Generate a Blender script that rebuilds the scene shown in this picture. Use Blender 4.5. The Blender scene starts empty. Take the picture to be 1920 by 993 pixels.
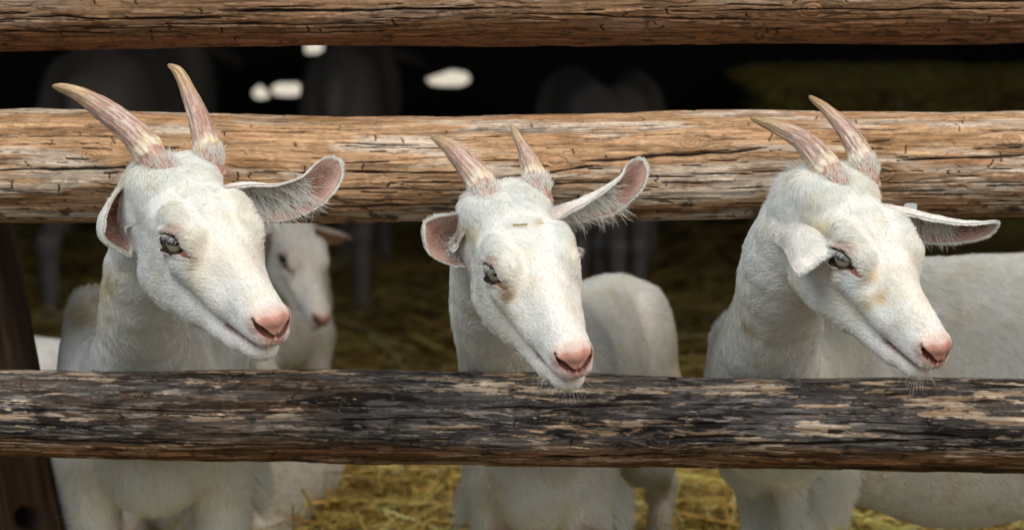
import bpy, math
import numpy as np
from mathutils import Vector

# ------------------------------------------------------------------ scene, camera, light, exposure
scene = bpy.context.scene
COL = scene.collection
RAD = math.radians

CAM = np.array([0.0, -3.2, 1.15])
TGT = np.array([0.0, 0.0, 0.643])
LENS = 91.1
camd = bpy.data.cameras.new('camera')
camd.lens = LENS
camd.sensor_width = 36.0
camd.clip_start = 0.05
camd.clip_end = 500.0
camd.dof.use_dof = True
camd.dof.focus_distance = 3.05
camd.dof.aperture_fstop = 4.5
cam = bpy.data.objects.new('camera', camd)
COL.objects.link(cam)
cam.location = CAM
cam.rotation_euler = (math.pi / 2 - math.atan2(CAM[2] - TGT[2], TGT[1] - CAM[1]), 0, 0)
scene.camera = cam

SUN_EL, SUN_AZ = RAD(48), RAD(-42)      # azimuth from behind the camera, a little to its left
world = bpy.data.worlds.new('World')
scene.world = world
world.use_nodes = True
wn = world.node_tree
bg = wn.nodes['Background']
sky = wn.nodes.new('ShaderNodeTexSky')
sky.sky_type = 'NISHITA'
sky.sun_disc = False
sky.sun_elevation = SUN_EL
sky.sun_rotation = math.pi + SUN_AZ
sky.air_density = 1.0
sky.dust_density = 6.0
sky.ozone_density = 0.6
wn.links.new(sky.outputs[0], bg.inputs[0])
bg.inputs[1].default_value = 0.11
sund = bpy.data.lights.new('sun', 'SUN')
sund.energy = 1.5
sund.angle = RAD(34)
sund.color = (1.0, 0.995, 0.96)
sun = bpy.data.objects.new('sun', sund)
COL.objects.link(sun)
sdir = Vector((math.sin(SUN_AZ) * math.cos(SUN_EL), -math.cos(SUN_AZ) * math.cos(SUN_EL), math.sin(SUN_EL)))
sun.rotation_euler = sdir.to_track_quat('Z', 'Y').to_euler()
sun.location = (0, -3, 5)
vs = scene.view_settings
vs.view_transform = 'Standard'
vs.look = 'None'
vs.exposure = 0.25
vs.gamma = 1.0
vs.use_curve_mapping = False
scene.render.engine = 'CYCLES'
scene.cycles.use_denoising = True
scene.cycles.max_bounces = 8
scene.cycles.diffuse_bounces = 5
scene.cycles.transmission_bounces = 5
scene.cycles.transparent_max_bounces = 8
scene.cycles_curves.shape = 'RIBBONS'
scene.cycles_curves.subdivisions = 2

# ------------------------------------------------------------------ pixel helpers (photo pixels, 1920 wide)
FPX = 1920 * LENS / 36.0
FW = (TGT - CAM) / np.linalg.norm(TGT - CAM)
RT = np.array([1.0, 0, 0])
UP = np.cross(RT, FW)

def at(u, v, y):
    d = FW + (u - 960) / FPX * RT - (v - 496.5) / FPX * UP
    return CAM + d * ((y - CAM[1]) / d[1])

def px(y):
    return (y - CAM[1]) / FPX / FW[1]

# ------------------------------------------------------------------ noise
def hash3(i, j, k, seed=0):
    n = (i.astype(np.int64) * 374761393 + j.astype(np.int64) * 668265263 + k.astype(np.int64) * 2147483647 + seed * 974634577) & 0xffffffff
    n = ((n ^ (n >> 13)) * 1274126177) & 0xffffffff
    n = ((n ^ (n >> 16)) * 2246822519) & 0xffffffff
    n = n ^ (n >> 15)
    return (n & 0xffffff) / float(0x1000000)

def vnoise(p, seed=0):
    """value noise in -1..1 at points p (...,2 or 3)"""
    if p.shape[-1] == 2:
        p = np.concatenate([p, np.zeros(p.shape[:-1] + (1,))], -1)
    i = np.floor(p)
    f = p - i
    f = f * f * f * (f * (f * 6 - 15) + 10)
    i = i.astype(np.int64)
    r = 0
    for a in (0, 1):
        for b in (0, 1):
            w2 = (f[..., 0] if a else 1 - f[..., 0]) * (f[..., 1] if b else 1 - f[..., 1])
            for c in (0, 1):
                w = w2 * (f[..., 2] if c else 1 - f[..., 2])
                r = r + w * hash3(i[..., 0] + a, i[..., 1] + b, i[..., 2] + c, seed)
    return r * 2 - 1

def fbm(p, oct=4, seed=0, gain=0.5):
    r, a, t = 0, 1.0, 0
    for o in range(oct):
        r = r + a * vnoise(p * (2.03 ** o) + 17.3 * o, seed + o)
        t += a
        a *= gain
    return r / t

def sstep(a, b, x):
    t = np.clip((x - a) / (b - a), 0, 1)
    return t * t * (3 - 2 * t)

def mix(a, b, t):
    t = np.asarray(t)[..., None]
    return np.asarray(a) * (1 - t) + np.asarray(b) * t

def norm(v):
    return v / (np.linalg.norm(v, axis=-1, keepdims=True) + 1e-12)

def spline(pts, n):
    """Catmull-Rom through rows of pts, n samples"""
    P = np.asarray(pts, float)
    P = np.vstack([2 * P[0] - P[1], P, 2 * P[-1] - P[-2]])
    m = len(P) - 3
    t = np.linspace(0, m, n)
    k = np.minimum(t.astype(int), m - 1)
    f = (t - k)[:, None]
    a, b, c, d = P[k], P[k + 1], P[k + 2], P[k + 3]
    return 0.5 * (2 * b + (c - a) * f + (2 * a - 5 * b + 4 * c - d) * f ** 2 + (3 * b - a - 3 * c + d) * f ** 3)

# ------------------------------------------------------------------ object helpers
def tag(o, label=None, cat=None, group=None, kind=None):
    if label: o['label'] = label
    if cat: o['category'] = cat
    if group: o['group'] = group
    if kind: o['kind'] = kind
    return o

def empty(name, loc):
    o = bpy.data.objects.new(name, None)
    COL.objects.link(o)
    o.location = loc
    o.empty_display_size = 0.1
    return o

def mesh_obj(name, V, Fq, mat, parent=None, col=None, extra=None, smooth=True, uv=None):
    """V world vertices; children keep world coordinates through the parent's inverse"""
    me = bpy.data.meshes.new(name)
    V = np.asarray(V, np.float32)
    if isinstance(Fq, np.ndarray):
        nf, k = Fq.shape
        me.vertices.add(len(V))
        me.vertices.foreach_set('co', V.ravel())
        me.loops.add(nf * k)
        me.loops.foreach_set('vertex_index', Fq.astype(np.int32).ravel())
        me.polygons.add(nf)
        me.polygons.foreach_set('loop_start', np.arange(nf, dtype=np.int32) * k)
        me.update(calc_edges=True)
    else:
        me.from_pydata([tuple(map(float, v)) for v in V], [], [tuple(map(int, f)) for f in Fq])
    me.validate()
    if smooth:
        me.polygons.foreach_set('use_smooth', np.ones(len(me.polygons), bool))
    if col is not None:
        a = me.attributes.new('tint', 'FLOAT_COLOR', 'POINT')
        c = np.ones((len(V), 4), np.float32)
        c[:, :3] = col
        a.data.foreach_set('color', c.ravel())
    for nm, arr in (extra or {}).items():
        a = me.attributes.new(nm, 'FLOAT' if arr.ndim == 1 else 'FLOAT_VECTOR', 'POINT')
        a.data.foreach_set('value' if arr.ndim == 1 else 'vector', np.asarray(arr, np.float32).ravel())
    me.materials.append(mat)
    o = bpy.data.objects.new(name, me)
    COL.objects.link(o)
    if parent is not None:
        o.parent = parent
        o.matrix_parent_inverse = world_inv(parent)
    return o

def world_inv(o):
    from mathutils import Matrix
    M = Matrix.Identity(4)
    while o is not None:
        M = o.matrix_parent_inverse @ Matrix.Translation(o.location) if False else Matrix.Translation(o.location) @ M
        o = None if o.type != 'EMPTY' else o.parent
    return M.inverted()

def hair_obj(name, pts, rad, tint, mat, parent):
    """pts (n,k,3) strands, rad (n,) root radius, tint (n,3)"""
    n, k = pts.shape[:2]
    hc = bpy.data.hair_curves.new(name)
    hc.add_curves([k] * n)
    hc.attributes['position'].data.foreach_set('vector', np.asarray(pts, np.float32).ravel())
    taper = np.array([1.0, 1.0, 0.85, 0.6, 0.18]) if k == 5 else np.linspace(1, .25, k)
    r = (np.asarray(rad)[:, None] * taper[None, :]).astype(np.float32)
    ra = hc.attributes.get('radius') or hc.attributes.new('radius', 'FLOAT', 'POINT')
    ra.data.foreach_set('value', r.ravel())
    a = hc.attributes.new('tint', 'FLOAT_COLOR', 'CURVE')
    c = np.ones((n, 4), np.float32)
    c[:, :3] = tint
    a.data.foreach_set('color', c.ravel())
    hc.materials.append(mat)
    o = bpy.data.objects.new(name, hc)
    COL.objects.link(o)
    o.parent = parent
    o.matrix_parent_inverse = world_inv(parent)
    return o

def grid_faces(a, b, wrap_b=False):
    i = np.arange(a - 1)[:, None]
    j = np.arange(b if wrap_b else b - 1)[None, :]
    jn = (j + 1) % b
    return np.stack([i * b + j, i * b + jn, (i + 1) * b + jn, (i + 1) * b + j], -1).reshape(-1, 4)

# ------------------------------------------------------------------ materials
def new_mat(name):
    m = bpy.data.materials.new(name)
    m.use_nodes = True
    nt = m.node_tree
    b = nt.nodes['Principled BSDF']
    return m, nt, b

def attr_node(nt, nm, typ='GEOMETRY'):
    a = nt.nodes.new('ShaderNodeAttribute')
    a.attribute_name = nm
    a.attribute_type = typ
    return a

def tint_mat(name, rough=0.6, spec=0.3, noise=None, bump=None, coat=0.0, sss=0.0):
    m, nt, b = new_mat(name)
    a = attr_node(nt, 'tint')
    src = a.outputs['Color']
    if noise:
        sc, amt = noise
        g = nt.nodes.new('ShaderNodeNewGeometry')
        n = nt.nodes.new('ShaderNodeTexNoise')
        n.inputs['Scale'].default_value = sc
        n.inputs['Detail'].default_value = 5
        nt.links.new(g.outputs['Position'], n.inputs['Vector'])
        mr = nt.nodes.new('ShaderNodeMapRange')
        mr.inputs['To Min'].default_value = 1 - amt
        mr.inputs['To Max'].default_value = 1 + amt
        nt.links.new(n.outputs[0], mr.inputs[0])
        mx = nt.nodes.new('ShaderNodeMix')
        mx.data_type = 'RGBA'
        mx.blend_type = 'MULTIPLY'
        mx.inputs[0].default_value = 1
        nt.links.new(src, mx.inputs[6])
        nt.links.new(mr.outputs[0], mx.inputs[7])
        src = mx.outputs[2]
    nt.links.new(src, b.inputs['Base Color'])
    b.inputs['Roughness'].default_value = rough
    b.inputs['Specular IOR Level'].default_value = spec
    b.inputs['Coat Weight'].default_value = coat
    b.inputs['Coat Roughness'].default_value = 0.05
    if sss:
        b.inputs['Subsurface Weight'].default_value = sss
        b.inputs['Subsurface Radius'].default_value = (0.008, 0.004, 0.002)
    if bump:
        sc, st, dist = bump
        g = nt.nodes.new('ShaderNodeNewGeometry')
        n = nt.nodes.new('ShaderNodeTexNoise')
        n.inputs['Scale'].default_value = sc
        n.inputs['Detail'].default_value = 4
        nt.links.new(g.outputs['Position'], n.inputs['Vector'])
        bp = nt.nodes.new('ShaderNodeBump')
        bp.inputs['Strength'].default_value = st
        bp.inputs['Distance'].default_value = dist
        nt.links.new(n.outputs[0], bp.inputs['Height'])
        nt.links.new(bp.outputs[0], b.inputs['Normal'])
    return m

def make_hair_mat(name='goat_hair'):
    m, nt, b = new_mat(name)
    a = attr_node(nt, 'tint')
    nt.links.new(a.outputs['Color'], b.inputs['Base Color'])
    b.inputs['Roughness'].default_value = 0.45
    b.inputs['Specular IOR Level'].default_value = 0.35
    tr = nt.nodes.new('ShaderNodeBsdfTranslucent')
    nt.links.new(a.outputs['Color'], tr.inputs['Color'])
    ms = nt.nodes.new('ShaderNodeMixShader')
    ms.inputs[0].default_value = 0.4
    nt.links.new(b.outputs[0], ms.inputs[1])
    nt.links.new(tr.outputs[0], ms.inputs[2])
    nt.links.new(ms.outputs[0], nt.nodes['Material Output'].inputs['Surface'])
    return m

M_SKIN = tint_mat('goat_skin', rough=0.55, spec=0.35, bump=(900, 0.25, 0.001))
M_HAIR = make_hair_mat()
M_EYE = tint_mat('eye', rough=0.06, spec=0.22, coat=0.2)
M_HORN = tint_mat('horn', rough=0.55, spec=0.35, noise=(420, 0.16), bump=(600, 0.5, 0.0012))
M_PLAIN = tint_mat('matte_tint', rough=0.85, spec=0.2)
M_WOOD = tint_mat('weathered_wood', rough=0.8, spec=0.2, noise=(700, 0.22), bump=(500, 0.35, 0.0008))
M_STRAW = tint_mat('straw', rough=0.6, spec=0.3)

# ------------------------------------------------------------------ ground and barn shell
def ground_mat():
    m, nt, b = new_mat('pale_ground')
    g = nt.nodes.new('ShaderNodeNewGeometry')
    n = nt.nodes.new('ShaderNodeTexNoise')
    n.inputs['Scale'].default_value = 6
    n.inputs['Detail'].default_value = 8
    nt.links.new(g.outputs['Position'], n.inputs['Vector'])
    r = nt.nodes.new('ShaderNodeValToRGB')
    r.color_ramp.elements[0].color = (0.06, 0.05, 0.035, 1)
    r.color_ramp.elements[1].color = (0.13, 0.105, 0.075, 1)
    nt.links.new(n.outputs[0], r.inputs[0])
    nt.links.new(r.outputs[0], b.inputs['Base Color'])
    b.inputs['Roughness'].default_value = 0.95
    return m

def litter_mat():
    m, nt, b = new_mat('trodden_litter')
    g = nt.nodes.new('ShaderNodeNewGeometry')
    n = nt.nodes.new('ShaderNodeTexNoise')
    n.inputs['Scale'].default_value = 30
    n.inputs['Detail'].default_value = 8
    nt.links.new(g.outputs['Position'], n.inputs['Vector'])
    r = nt.nodes.new('ShaderNodeValToRGB')
    r.color_ramp.elements[0].color = (0.03, 0.02, 0.008, 1)
    r.color_ramp.elements[1].color = (0.16, 0.10, 0.04, 1)
    nt.links.new(n.outputs[0], r.inputs[0])
    nt.links.new(r.outputs[0], b.inputs['Base Color'])
    b.inputs['Roughness'].default_value = 0.95
    return m

def dark_board_mat():
    m, nt, b = new_mat('dark_barn_boards')
    g = nt.nodes.new('ShaderNodeNewGeometry')
    mp = nt.nodes.new('ShaderNodeMapping')
    mp.inputs['Scale'].default_value = (2, 2, 30)
    n = nt.nodes.new('ShaderNodeTexNoise')
    n.inputs['Scale'].default_value = 3
    n.inputs['Detail'].default_value = 6
    nt.links.new(g.outputs['Position'], mp.inputs[0])
    nt.links.new(mp.outputs[0], n.inputs['Vector'])
    r = nt.nodes.new('ShaderNodeValToRGB')
    r.color_ramp.elements[0].color = (0.008, 0.007, 0.006, 1)
    r.color_ramp.elements[1].color = (0.03, 0.025, 0.02, 1)
    nt.links.new(n.outputs[0], r.inputs[0])
    nt.links.new(r.outputs[0], b.inputs['Base Color'])
    b.inputs['Roughness'].default_value = 0.9
    return m

M_BOARD = dark_board_mat()

class Boxes:
    def __init__(s): s.V, s.F = [], []
    def box(s, a, b):
        k = len(s.V)
        for x in (a[0], b[0]):
            for y in (a[1], b[1]):
                for z in (a[2], b[2]):
                    s.V.append((x, y, z))
        s.F += [(k, k + 1, k + 3, k + 2), (k + 4, k + 6, k + 7, k + 5), (k, k + 4, k + 5, k + 1),
                (k + 2, k + 3, k + 7, k + 6), (k, k + 2, k + 6, k + 4), (k + 1, k + 5, k + 7, k + 3)]

gm = ground_mat()
pm, pnt, pb_ = new_mat('pale_yard')
pb_.inputs['Base Color'].default_value = (.74, .68, .52, 1)
yard = mesh_obj('yard', [(-30, 4.75, .004), (30, 4.75, .004), (30, 60, .004), (-30, 60, .004)], [(0, 1, 2, 3)], pm, smooth=False)
tag(yard, kind='structure')
gnd = mesh_obj('ground', [(-200, -200, 0), (200, -200, 0), (200, 200, 0), (-200, 200, 0)], [(0, 1, 2, 3)], gm, smooth=False)
tag(gnd, kind='structure')

def litter():
    n = 70
    xs = np.linspace(-2.55, 2.55, n)
    ys = np.linspace(0.02, 4.5, n)
    X, Y = np.meshgrid(xs, ys, indexing='ij')
    p = np.stack([X, Y], -1)
    Z = 0.012 + 0.012 * (fbm(p * 2.5, 3, 5) + 1) * sstep(0, .15, Y)
    o = mesh_obj('barn_floor', np.stack([X, Y, Z], -1).reshape(-1, 3), grid_faces(n, n), litter_mat())
    tag(o, kind='structure')
litter()

BACK = 4.6
def barn():
    root = empty('barn', (0, BACK, 0))
    tag(root, 'dark timber barn around the pen with bright gaps between its rear boards', 'barn')
    w = Boxes()
    # rear wall: horizontal boards; the photograph's bright openings are missing lengths of board
    slope = lambda v: (at(960, v, BACK)[2])
    X = lambda u: at(u, 150, BACK)[0]
    gaps = [  # (v_top, v_bottom, [(u0,u1,shape)...])
        (88, 101, [(572, 606), (632, 684), (690, 716)]),
        (130, 188, [(472, 504), (508, 566), (800, 880), (186, 202)]),
    ]
    rng = np.random.default_rng(3)
    def row(z0, z1, holes):
        x = -2.7
        for (a, b) in sorted(holes) + [(2.7, None)]:
            w.box((x, BACK, z0), (a, BACK + .03, z1))
            x = b
    zA, zB = slope(101), slope(88) + .03
    row(zA, zB, [(X(a), X(b)) for a, b in gaps[0][2]])
    # lower openings, each with its own bottom and top lip
    z0, z1 = slope(192), slope(126)
    row(z0, z1, [(X(a), X(b)) for a, b in gaps[1][2]])
    lips = {(472, 504): (160, 187), (508, 566): (156, 182), (800, 880): (133, 163), (186, 202): (160, 180)}
    for (a, b), (vt, vb) in lips.items():
        nn = 22
        for q in range(nn):
            ua, ub = a + (b - a) * q / nn, a + (b - a) * (q + 1) / nn
            e = (q + .5) / nn * 2 - 1
            rnd = 1 - (1 - abs(e) ** 3.5) ** .5
            jit = rng.uniform(-1.2, 1.2)
            top = vt + (vb - vt) * .5 * rnd + jit
            bot = vb - (vb - vt) * .45 * rnd + rng.uniform(-.8, .8)
            if b - a == 80: top = max(top, 133 + 15 * (1 - min(1, (q + .5) / nn / .55)))
            if b - a == 32: top = max(top, 160 + 14 * abs(e + .1) ** 1.2)
            w.box((X(ua), BACK + .004, z0 + .001), (X(ub), BACK + .034, slope(bot)))
            w.box((X(ua), BACK + .004, slope(top)), (X(ub), BACK + .034, z1 - .001))
    z = 0.0
    while z < z0 - 1e-6:
        h = min(.15, z0 - z); w.box((-2.7, BACK, z), (2.7, BACK + .03, z + h - .0005)); z += h
    w.box((-2.7, BACK + .002, z1 + .0005), (2.7, BACK + .03, zA - .0005))
    z = zB + .0005
    while z < 1.89:
        h = min(.16, 1.895 - z); w.box((-2.7, BACK + rng.uniform(0, .006), z), (2.7, BACK + .03, z + h - .0005)); z += .16
    mesh_obj('back_wall', w.V, w.F, M_BOARD, root, smooth=False)
    for sx in (-1, 1):
        s = Boxes()
        z = 0
        while z < 1.79:
            s.box((sx * 2.72, .0, z), (sx * (2.75 + .004 * rng.random()), BACK + .1, z + .158)); z += .16
        mesh_obj('side_wall', s.V, s.F, M_BOARD, root, smooth=False)
    r = Boxes()
    r.box((-3.1, ROOF_Y, 1.90), (3.1, BACK + .1, 1.96))
    for y in np.arange(ROOF_Y + .1, BACK, .7):
        r.box((-3.0, y, 1.78), (3.0, y + .06, 1.899))
    mesh_obj('roof', r.V, r.F, M_BOARD, root, smooth=False)
ROOF_Y = 0.12
barn()

# ------------------------------------------------------------------ straw
def ribbons(C, D, L, Wd, tint, bend, rng, thick=0.0008):
    """many stalks: centre C, direction D, length L, width Wd: 3-point folded strips (V section)"""
    n = len(C)
    D = norm(D)
    up = np.tile([0, 0, 1.0], (n, 1))
    S = norm(np.cross(D, up) + 1e-6)
    U = np.cross(S, D)
    roll = rng.uniform(-.9, .9, n)[:, None]
    S2 = S * np.cos(roll) + U * np.sin(roll)
    U2 = np.cross(S2, D)
    P = []
    for t in (-.5, 0, .5):
        c = C + D * (L * t)[:, None] + S * (bend * (.25 - t * t))[:, None]
        for a, b in ((-1, 0), (0, .6), (1, 0)):
            P.append(c + S2 * (a * Wd / 2)[:, None] + U2 * (b * Wd / 2)[:, None])
    V = np.stack(P, 1).reshape(-1, 3)
    base = np.arange(n)[:, None] * 9
    f = []
    for i in (0, 3):
        for j in (0, 1):
            f.append(np.stack([base + i + j, base + i + j + 1, base + i + j + 4, base + i + j + 3], -1)[:, 0])
    Fq = np.concatenate(f)
    return V, Fq, np.repeat(tint, 9, 0)

def straw_tint(n, rng):
    a = np.array([[.64, .46, .13], [.46, .31, .075], [.72, .58, .24], [.28, .18, .05], [.55, .45, .14]])
    return a[rng.choice(5, n, p=[.34, .26, .14, .14, .12])] * rng.uniform(.75, 1.2, (n, 1))

def straw():
    rng = np.random.default_rng(11)
    n = 34000
    y = 0.02 + 4.4 * rng.random(n) ** 1.7
    x = rng.uniform(-1, 1, n) * (0.62 + .17 * (y + .1)) * 1.25
    p = np.stack([x, y], -1)
    z = 0.03 + 0.025 * (fbm(p * 2.5, 3, 5) + 1) + rng.random(n) ** 2 * .05
    ang = rng.uniform(0, 2 * math.pi, n)
    el = rng.normal(0, .22, n)
    D = np.stack([np.cos(ang) * np.cos(el), np.sin(ang) * np.cos(el), np.sin(el)], -1)
    L = rng.uniform(.04, .20, n)
    W = rng.uniform(.0022, .0048, n)
    tn = straw_tint(n, rng)
    top = rng.random(n) < .05
    L = np.where(top, rng.uniform(.16, .36, n), L)
    W = np.where(top, rng.uniform(.003, .0055, n), W)
    z = np.where(top, z + .03, z)
    tn = np.where(top[:, None], tn * 1.25, tn * rng.choice([.7, 1.0, 1.3], (n, 1)))
    dark = sstep(.1, .5, fbm(p * 4.5, 3, 15))                     # trodden damp patches
    tn = np.clip(tn * (1.12 - .5 * dark)[:, None], 0, .75)
    V, Fq, c = ribbons(np.stack([x, y, z], -1), D, L, W, tn, rng.normal(0, .035, n), rng)
    o = mesh_obj('straw', V, Fq, M_STRAW, col=c, smooth=False)
    tag(o, 'loose yellow straw strewn over the barn floor', 'straw', kind='stuff')
straw()

def stalks():
    # a few standing stalks in front of the resting goat
    rng = np.random.default_rng(5)
    for (u0, v0, u1, v1, y, w, lab) in ((566, 915, 622, 1015, .5, .006, 'yellow straw stalk leaning before the resting goat, upper end highest'),
                                   (549, 946, 551, 1040, .45, .0055, 'dark tipped upright straw stalk before the resting goat')):
        a, b = at(u0, v0, y), at(u1, v1, y)
        b = a + (b - a) * (a[2] - .02) / (a[2] - b[2])
        C = ((a + b) / 2)[None]
        V, Fq, c = ribbons(C, (a - b)[None], np.array([np.linalg.norm(a - b)]), np.array([w]),
                           np.array([[.42, .29, .07]]), np.array([.01]), rng)
        tag(mesh_obj('straw_stalk', V, Fq, M_STRAW, col=c, smooth=False), lab, 'straw stalk', 'stalks standing out of the straw')
stalks()

def bale():
    rng = np.random.default_rng(8)
    root = empty('hay_bale', (1.2, 4.15, 0))
    tag(root, 'dim hay bale against the rear wall at upper right', 'hay bale')
    b = Boxes(); b.box((.72, 3.98, .03), (1.75, 4.5, .50))
    mesh_obj('core', b.V, b.F, litter_mat(), root, smooth=False)
    n = 5000
    side = rng.random(n) < .5
    x = rng.uniform(.70, 1.77, n)
    y = np.where(side, 3.975 + rng.normal(0, .012, n), rng.uniform(3.97, 4.5, n))
    z = np.where(side, rng.uniform(.03, .52, n), .505 + rng.random(n) * .03)
    ang = rng.normal(0, .6, n)
    D = np.stack([np.cos(ang), np.where(side, rng.normal(0, .1, n), np.sin(ang)), np.where(side, np.sin(ang), rng.normal(0, .1, n))], -1)
    V, Fq, c = ribbons(np.stack([x, y, z], -1), D, rng.uniform(.05, .2, n), rng.uniform(.003, .005, n), np.clip(straw_tint(n, rng) * 1.45, 0, .8), rng.normal(0, .02, n), rng)
    mesh_obj('stems', V, Fq, M_STRAW, root, col=c, smooth=False)
bale()

# ------------------------------------------------------------------ fence rails
WOODV = .92
def log_mesh(name, cx, top_px, bot_px, seed, style, parent, cracks, knots, label=None):
    """a log along x whose upper and lower outlines follow (u, v) control points of the photograph at y=cx"""
    rng = np.random.default_rng(seed)
    XS = np.concatenate([np.linspace(-2.1, -.75, 40)[:-1], np.arange(-.75, .7501, .00125), np.linspace(.75, 2.1, 40)[1:]])
    # arc: fine on the visible front, coarse behind (angle 0 = towards the camera, up positive)
    th = np.concatenate([np.linspace(-math.pi, RAD(-112), 22)[:-1], np.linspace(RAD(-112), RAD(112), 240), np.linspace(RAD(112), math.pi, 22)[1:-1]])
    u_of = lambda pts: np.array([at(u, v, cx)[0] for u, v in pts])
    z_of = lambda pts: np.array([at(u, v, cx)[2] for u, v in pts])
    zt = np.interp(XS, u_of(top_px), z_of(top_px))
    zb = np.interp(XS, u_of(bot_px), z_of(bot_px))
    ker = np.ones(21) / 21
    sm = lambda a: np.convolve(np.pad(a, 10, 'edge'), ker, 'valid')
    zt, zb = sm(zt), sm(zb)
    R0 = (zt - zb) / 2
    zc = (zt + zb) / 2
    X, TH = np.meshgrid(XS, th, indexing='ij')
    Rm = R0.mean()
    S = TH * Rm                                  # arc length, metres
    # grain warped round the knots
    Sw, Xw = S.copy(), X.copy()
    kn = np.zeros_like(S); kring = np.zeros_like(S)
    for (u, v, r) in knots:
        p = at(u, v, cx)
        kx = p[0]; i = np.argmin(abs(XS - kx))
        ks = math.asin(np.clip((p[2] - zc[i]) / R0[i], -.98, .98)) * Rm
        dx, ds = X - kx, S - ks
        q = np.sqrt((dx / 1.5) ** 2 + ds ** 2) / r
        Sw = Sw + np.sign(ds) * (-r * .9) * np.exp(-q * q * .35) * (1 - np.exp(-(ds / r) ** 2 * 3))
        kn = np.maximum(kn, np.exp(-(q / .75) ** 4))
        kring = np.where(q < 1.5, np.maximum(kring, (.5 + .5 * np.sin(q * 16)) * (1 - sstep(.9, 1.5, q))), kring)
    Sw = Sw + .006 * fbm(np.stack([X * 5, S * 14], -1), 3, seed + 1)
    P2 = lambda fx, fs: np.stack([Xw * fx, Sw * fs], -1)
    fib = fbm(P2(22, 620), 3, seed + 2)          # fibres
    fib2 = fbm(P2(9, 210), 3, seed + 3)
    broad = fbm(P2(5, 38), 4, seed + 4)
    patch = fbm(P2(13, 75), 4, seed + 5)
    spots = fbm(np.stack([X * 60, S * 110], -1), 4, seed + 6)
    disp = .0004 * fib + .0009 * fib2 + .0022 * broad
    # big slow shape
    disp = disp + .004 * fbm(np.stack([X * 3.5, np.cos(TH) * 1.2, np.sin(TH) * 1.2], -1), 2, seed + 7)
    # flake plates: little steps where a surface layer has split away
    fl = fbm(P2(16, 120), 3, seed + 8)
    plate = sstep(.10, .13, fl)
    disp = disp + .0011 * plate
    edge = np.exp(-((fl - .10) / .022) ** 2)
    # cracks
    crk = np.zeros_like(S)
    lst = []
    for (u0, v0, u1, v1, w) in cracks:
        a, b = at(u0, v0, cx), at(u1, v1, cx)
        ss = []
        for q in (a, b):
            i = np.argmin(abs(XS - q[0]))
            ss.append(math.asin(np.clip((q[2] - zc[i]) / R0[i], -.99, .99)) * Rm)
        lst.append((a[0], b[0], ss[0], ss[1], w * .75, .0022))
    ncr = 260 if style != 'dark' else 190
    for _ in range(ncr):
        x0 = rng.uniform(-.75, .7); l = rng.exponential(.05) + .012
        s0 = rng.uniform(-1.5, 1.5) * Rm
        lst.append((x0, x0 + l, s0, s0 + rng.normal(0, .0015), rng.uniform(.00025, .00065), .0012))
    for (x0, x1, s0, s1, w, amp) in lst:
        i0, i1 = np.searchsorted(XS, [x0, x1])
        if i1 - i0 < 3: continue
        xs = XS[i0:i1]
        t = (xs - x0) / (x1 - x0)
        wob = fbm(np.stack([xs * 22, np.full_like(xs, s0 * 91)], -1), 3, seed + 9) * amp
        wid = w * np.clip(np.minimum(t, 1 - t) * 7, .15, 1) * (1 + .5 * vnoise(np.stack([xs * 60, xs * 0 + s0 * 37], -1), seed))
        sc = s0 + (s1 - s0) * t + wob
        d = np.abs(S[i0:i1] - sc[:, None]) / wid[:, None]
        crk[i0:i1] = np.maximum(crk[i0:i1], np.exp(-d ** 2 * .8))
    # short cross ticks
    for _ in range(70 if style != 'dark' else 22):
        x0 = rng.uniform(-.74, .74); s0 = rng.uniform(-.9, 1.4) * Rm; l = rng.uniform(.004, .013)
        i0, i1 = np.searchsorted(XS, [x0 - .012, x0 + .012])
        if i1 - i0 < 3: continue
        ss = S[i0:i1]; xx = X[i0:i1]
        xc = x0 + .003 * vnoise(np.stack([ss * 250, ss * 0 + x0 * 50], -1), seed + 3) + rng.normal(0, .15) * (ss - s0)
        d = np.abs(xx - xc) / .0009
        m = np.exp(-d ** 2) * (1 - sstep(.4, .55, np.abs(ss - s0) / l))
        crk[i0:i1] = np.maximum(crk[i0:i1], m * .85)
    disp = disp - .0035 * crk - .0012 * kring * (kn > .02) + .0012 * kn
    # ---- colour
    if style == 'dark':
        c = np.empty(S.shape + (3,)); c[:] = (.055, .052, .050)
        c = mix(c, (.12, .115, .11), sstep(-.1, .5, broad) * .75)
        c = mix(c, (.012, .011, .010), sstep(.05, .35, patch))
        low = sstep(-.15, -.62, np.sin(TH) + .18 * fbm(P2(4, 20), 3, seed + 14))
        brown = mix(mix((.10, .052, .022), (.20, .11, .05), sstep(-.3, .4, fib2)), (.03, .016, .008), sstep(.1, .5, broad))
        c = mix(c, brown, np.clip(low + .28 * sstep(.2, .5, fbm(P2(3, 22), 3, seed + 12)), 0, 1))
        pale = mix((.44, .31, .19), (.52, .44, .34), sstep(-.3, .5, fib2))
        pf = fbm(P2(13, 95), 5, seed + 13, .68) + .25 * fbm(P2(3.5, 22), 3, seed + 17)
        c = mix(c, pale, sstep(.235, .315, pf) * (1 - .45 * low) * (.75 + .25 * fib))
        pg = fbm(P2(26, 240), 4, seed + 18, .7)
        c = mix(c, (.30, .27, .235), sstep(.16, .34, pg) * .6 * (1 - low))
        c = mix(c, (.30, .23, .16), edge * .4 * (1 - low))
        c = c * (1 + .55 * fib)[..., None] * (1 + .38 * fib2)[..., None] * (1 + .3 * fbm(P2(170, 900), 2, seed + 19))[..., None]
        c = mix(c, (.006, .005, .004), sstep(.22, .5, spots) * .55)
    else:
        c = np.empty(S.shape + (3,)); c[:] = (.42, .270, .150)
        c = mix(c, (.42, .225, .115), sstep(-.05, .45, broad) * .75)          # warm orange
        c = mix(c, (.52, .45, .36), sstep(-.05, .35, fbm(P2(7, 50), 4, seed + 15)) * .85)   # silvered
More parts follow.
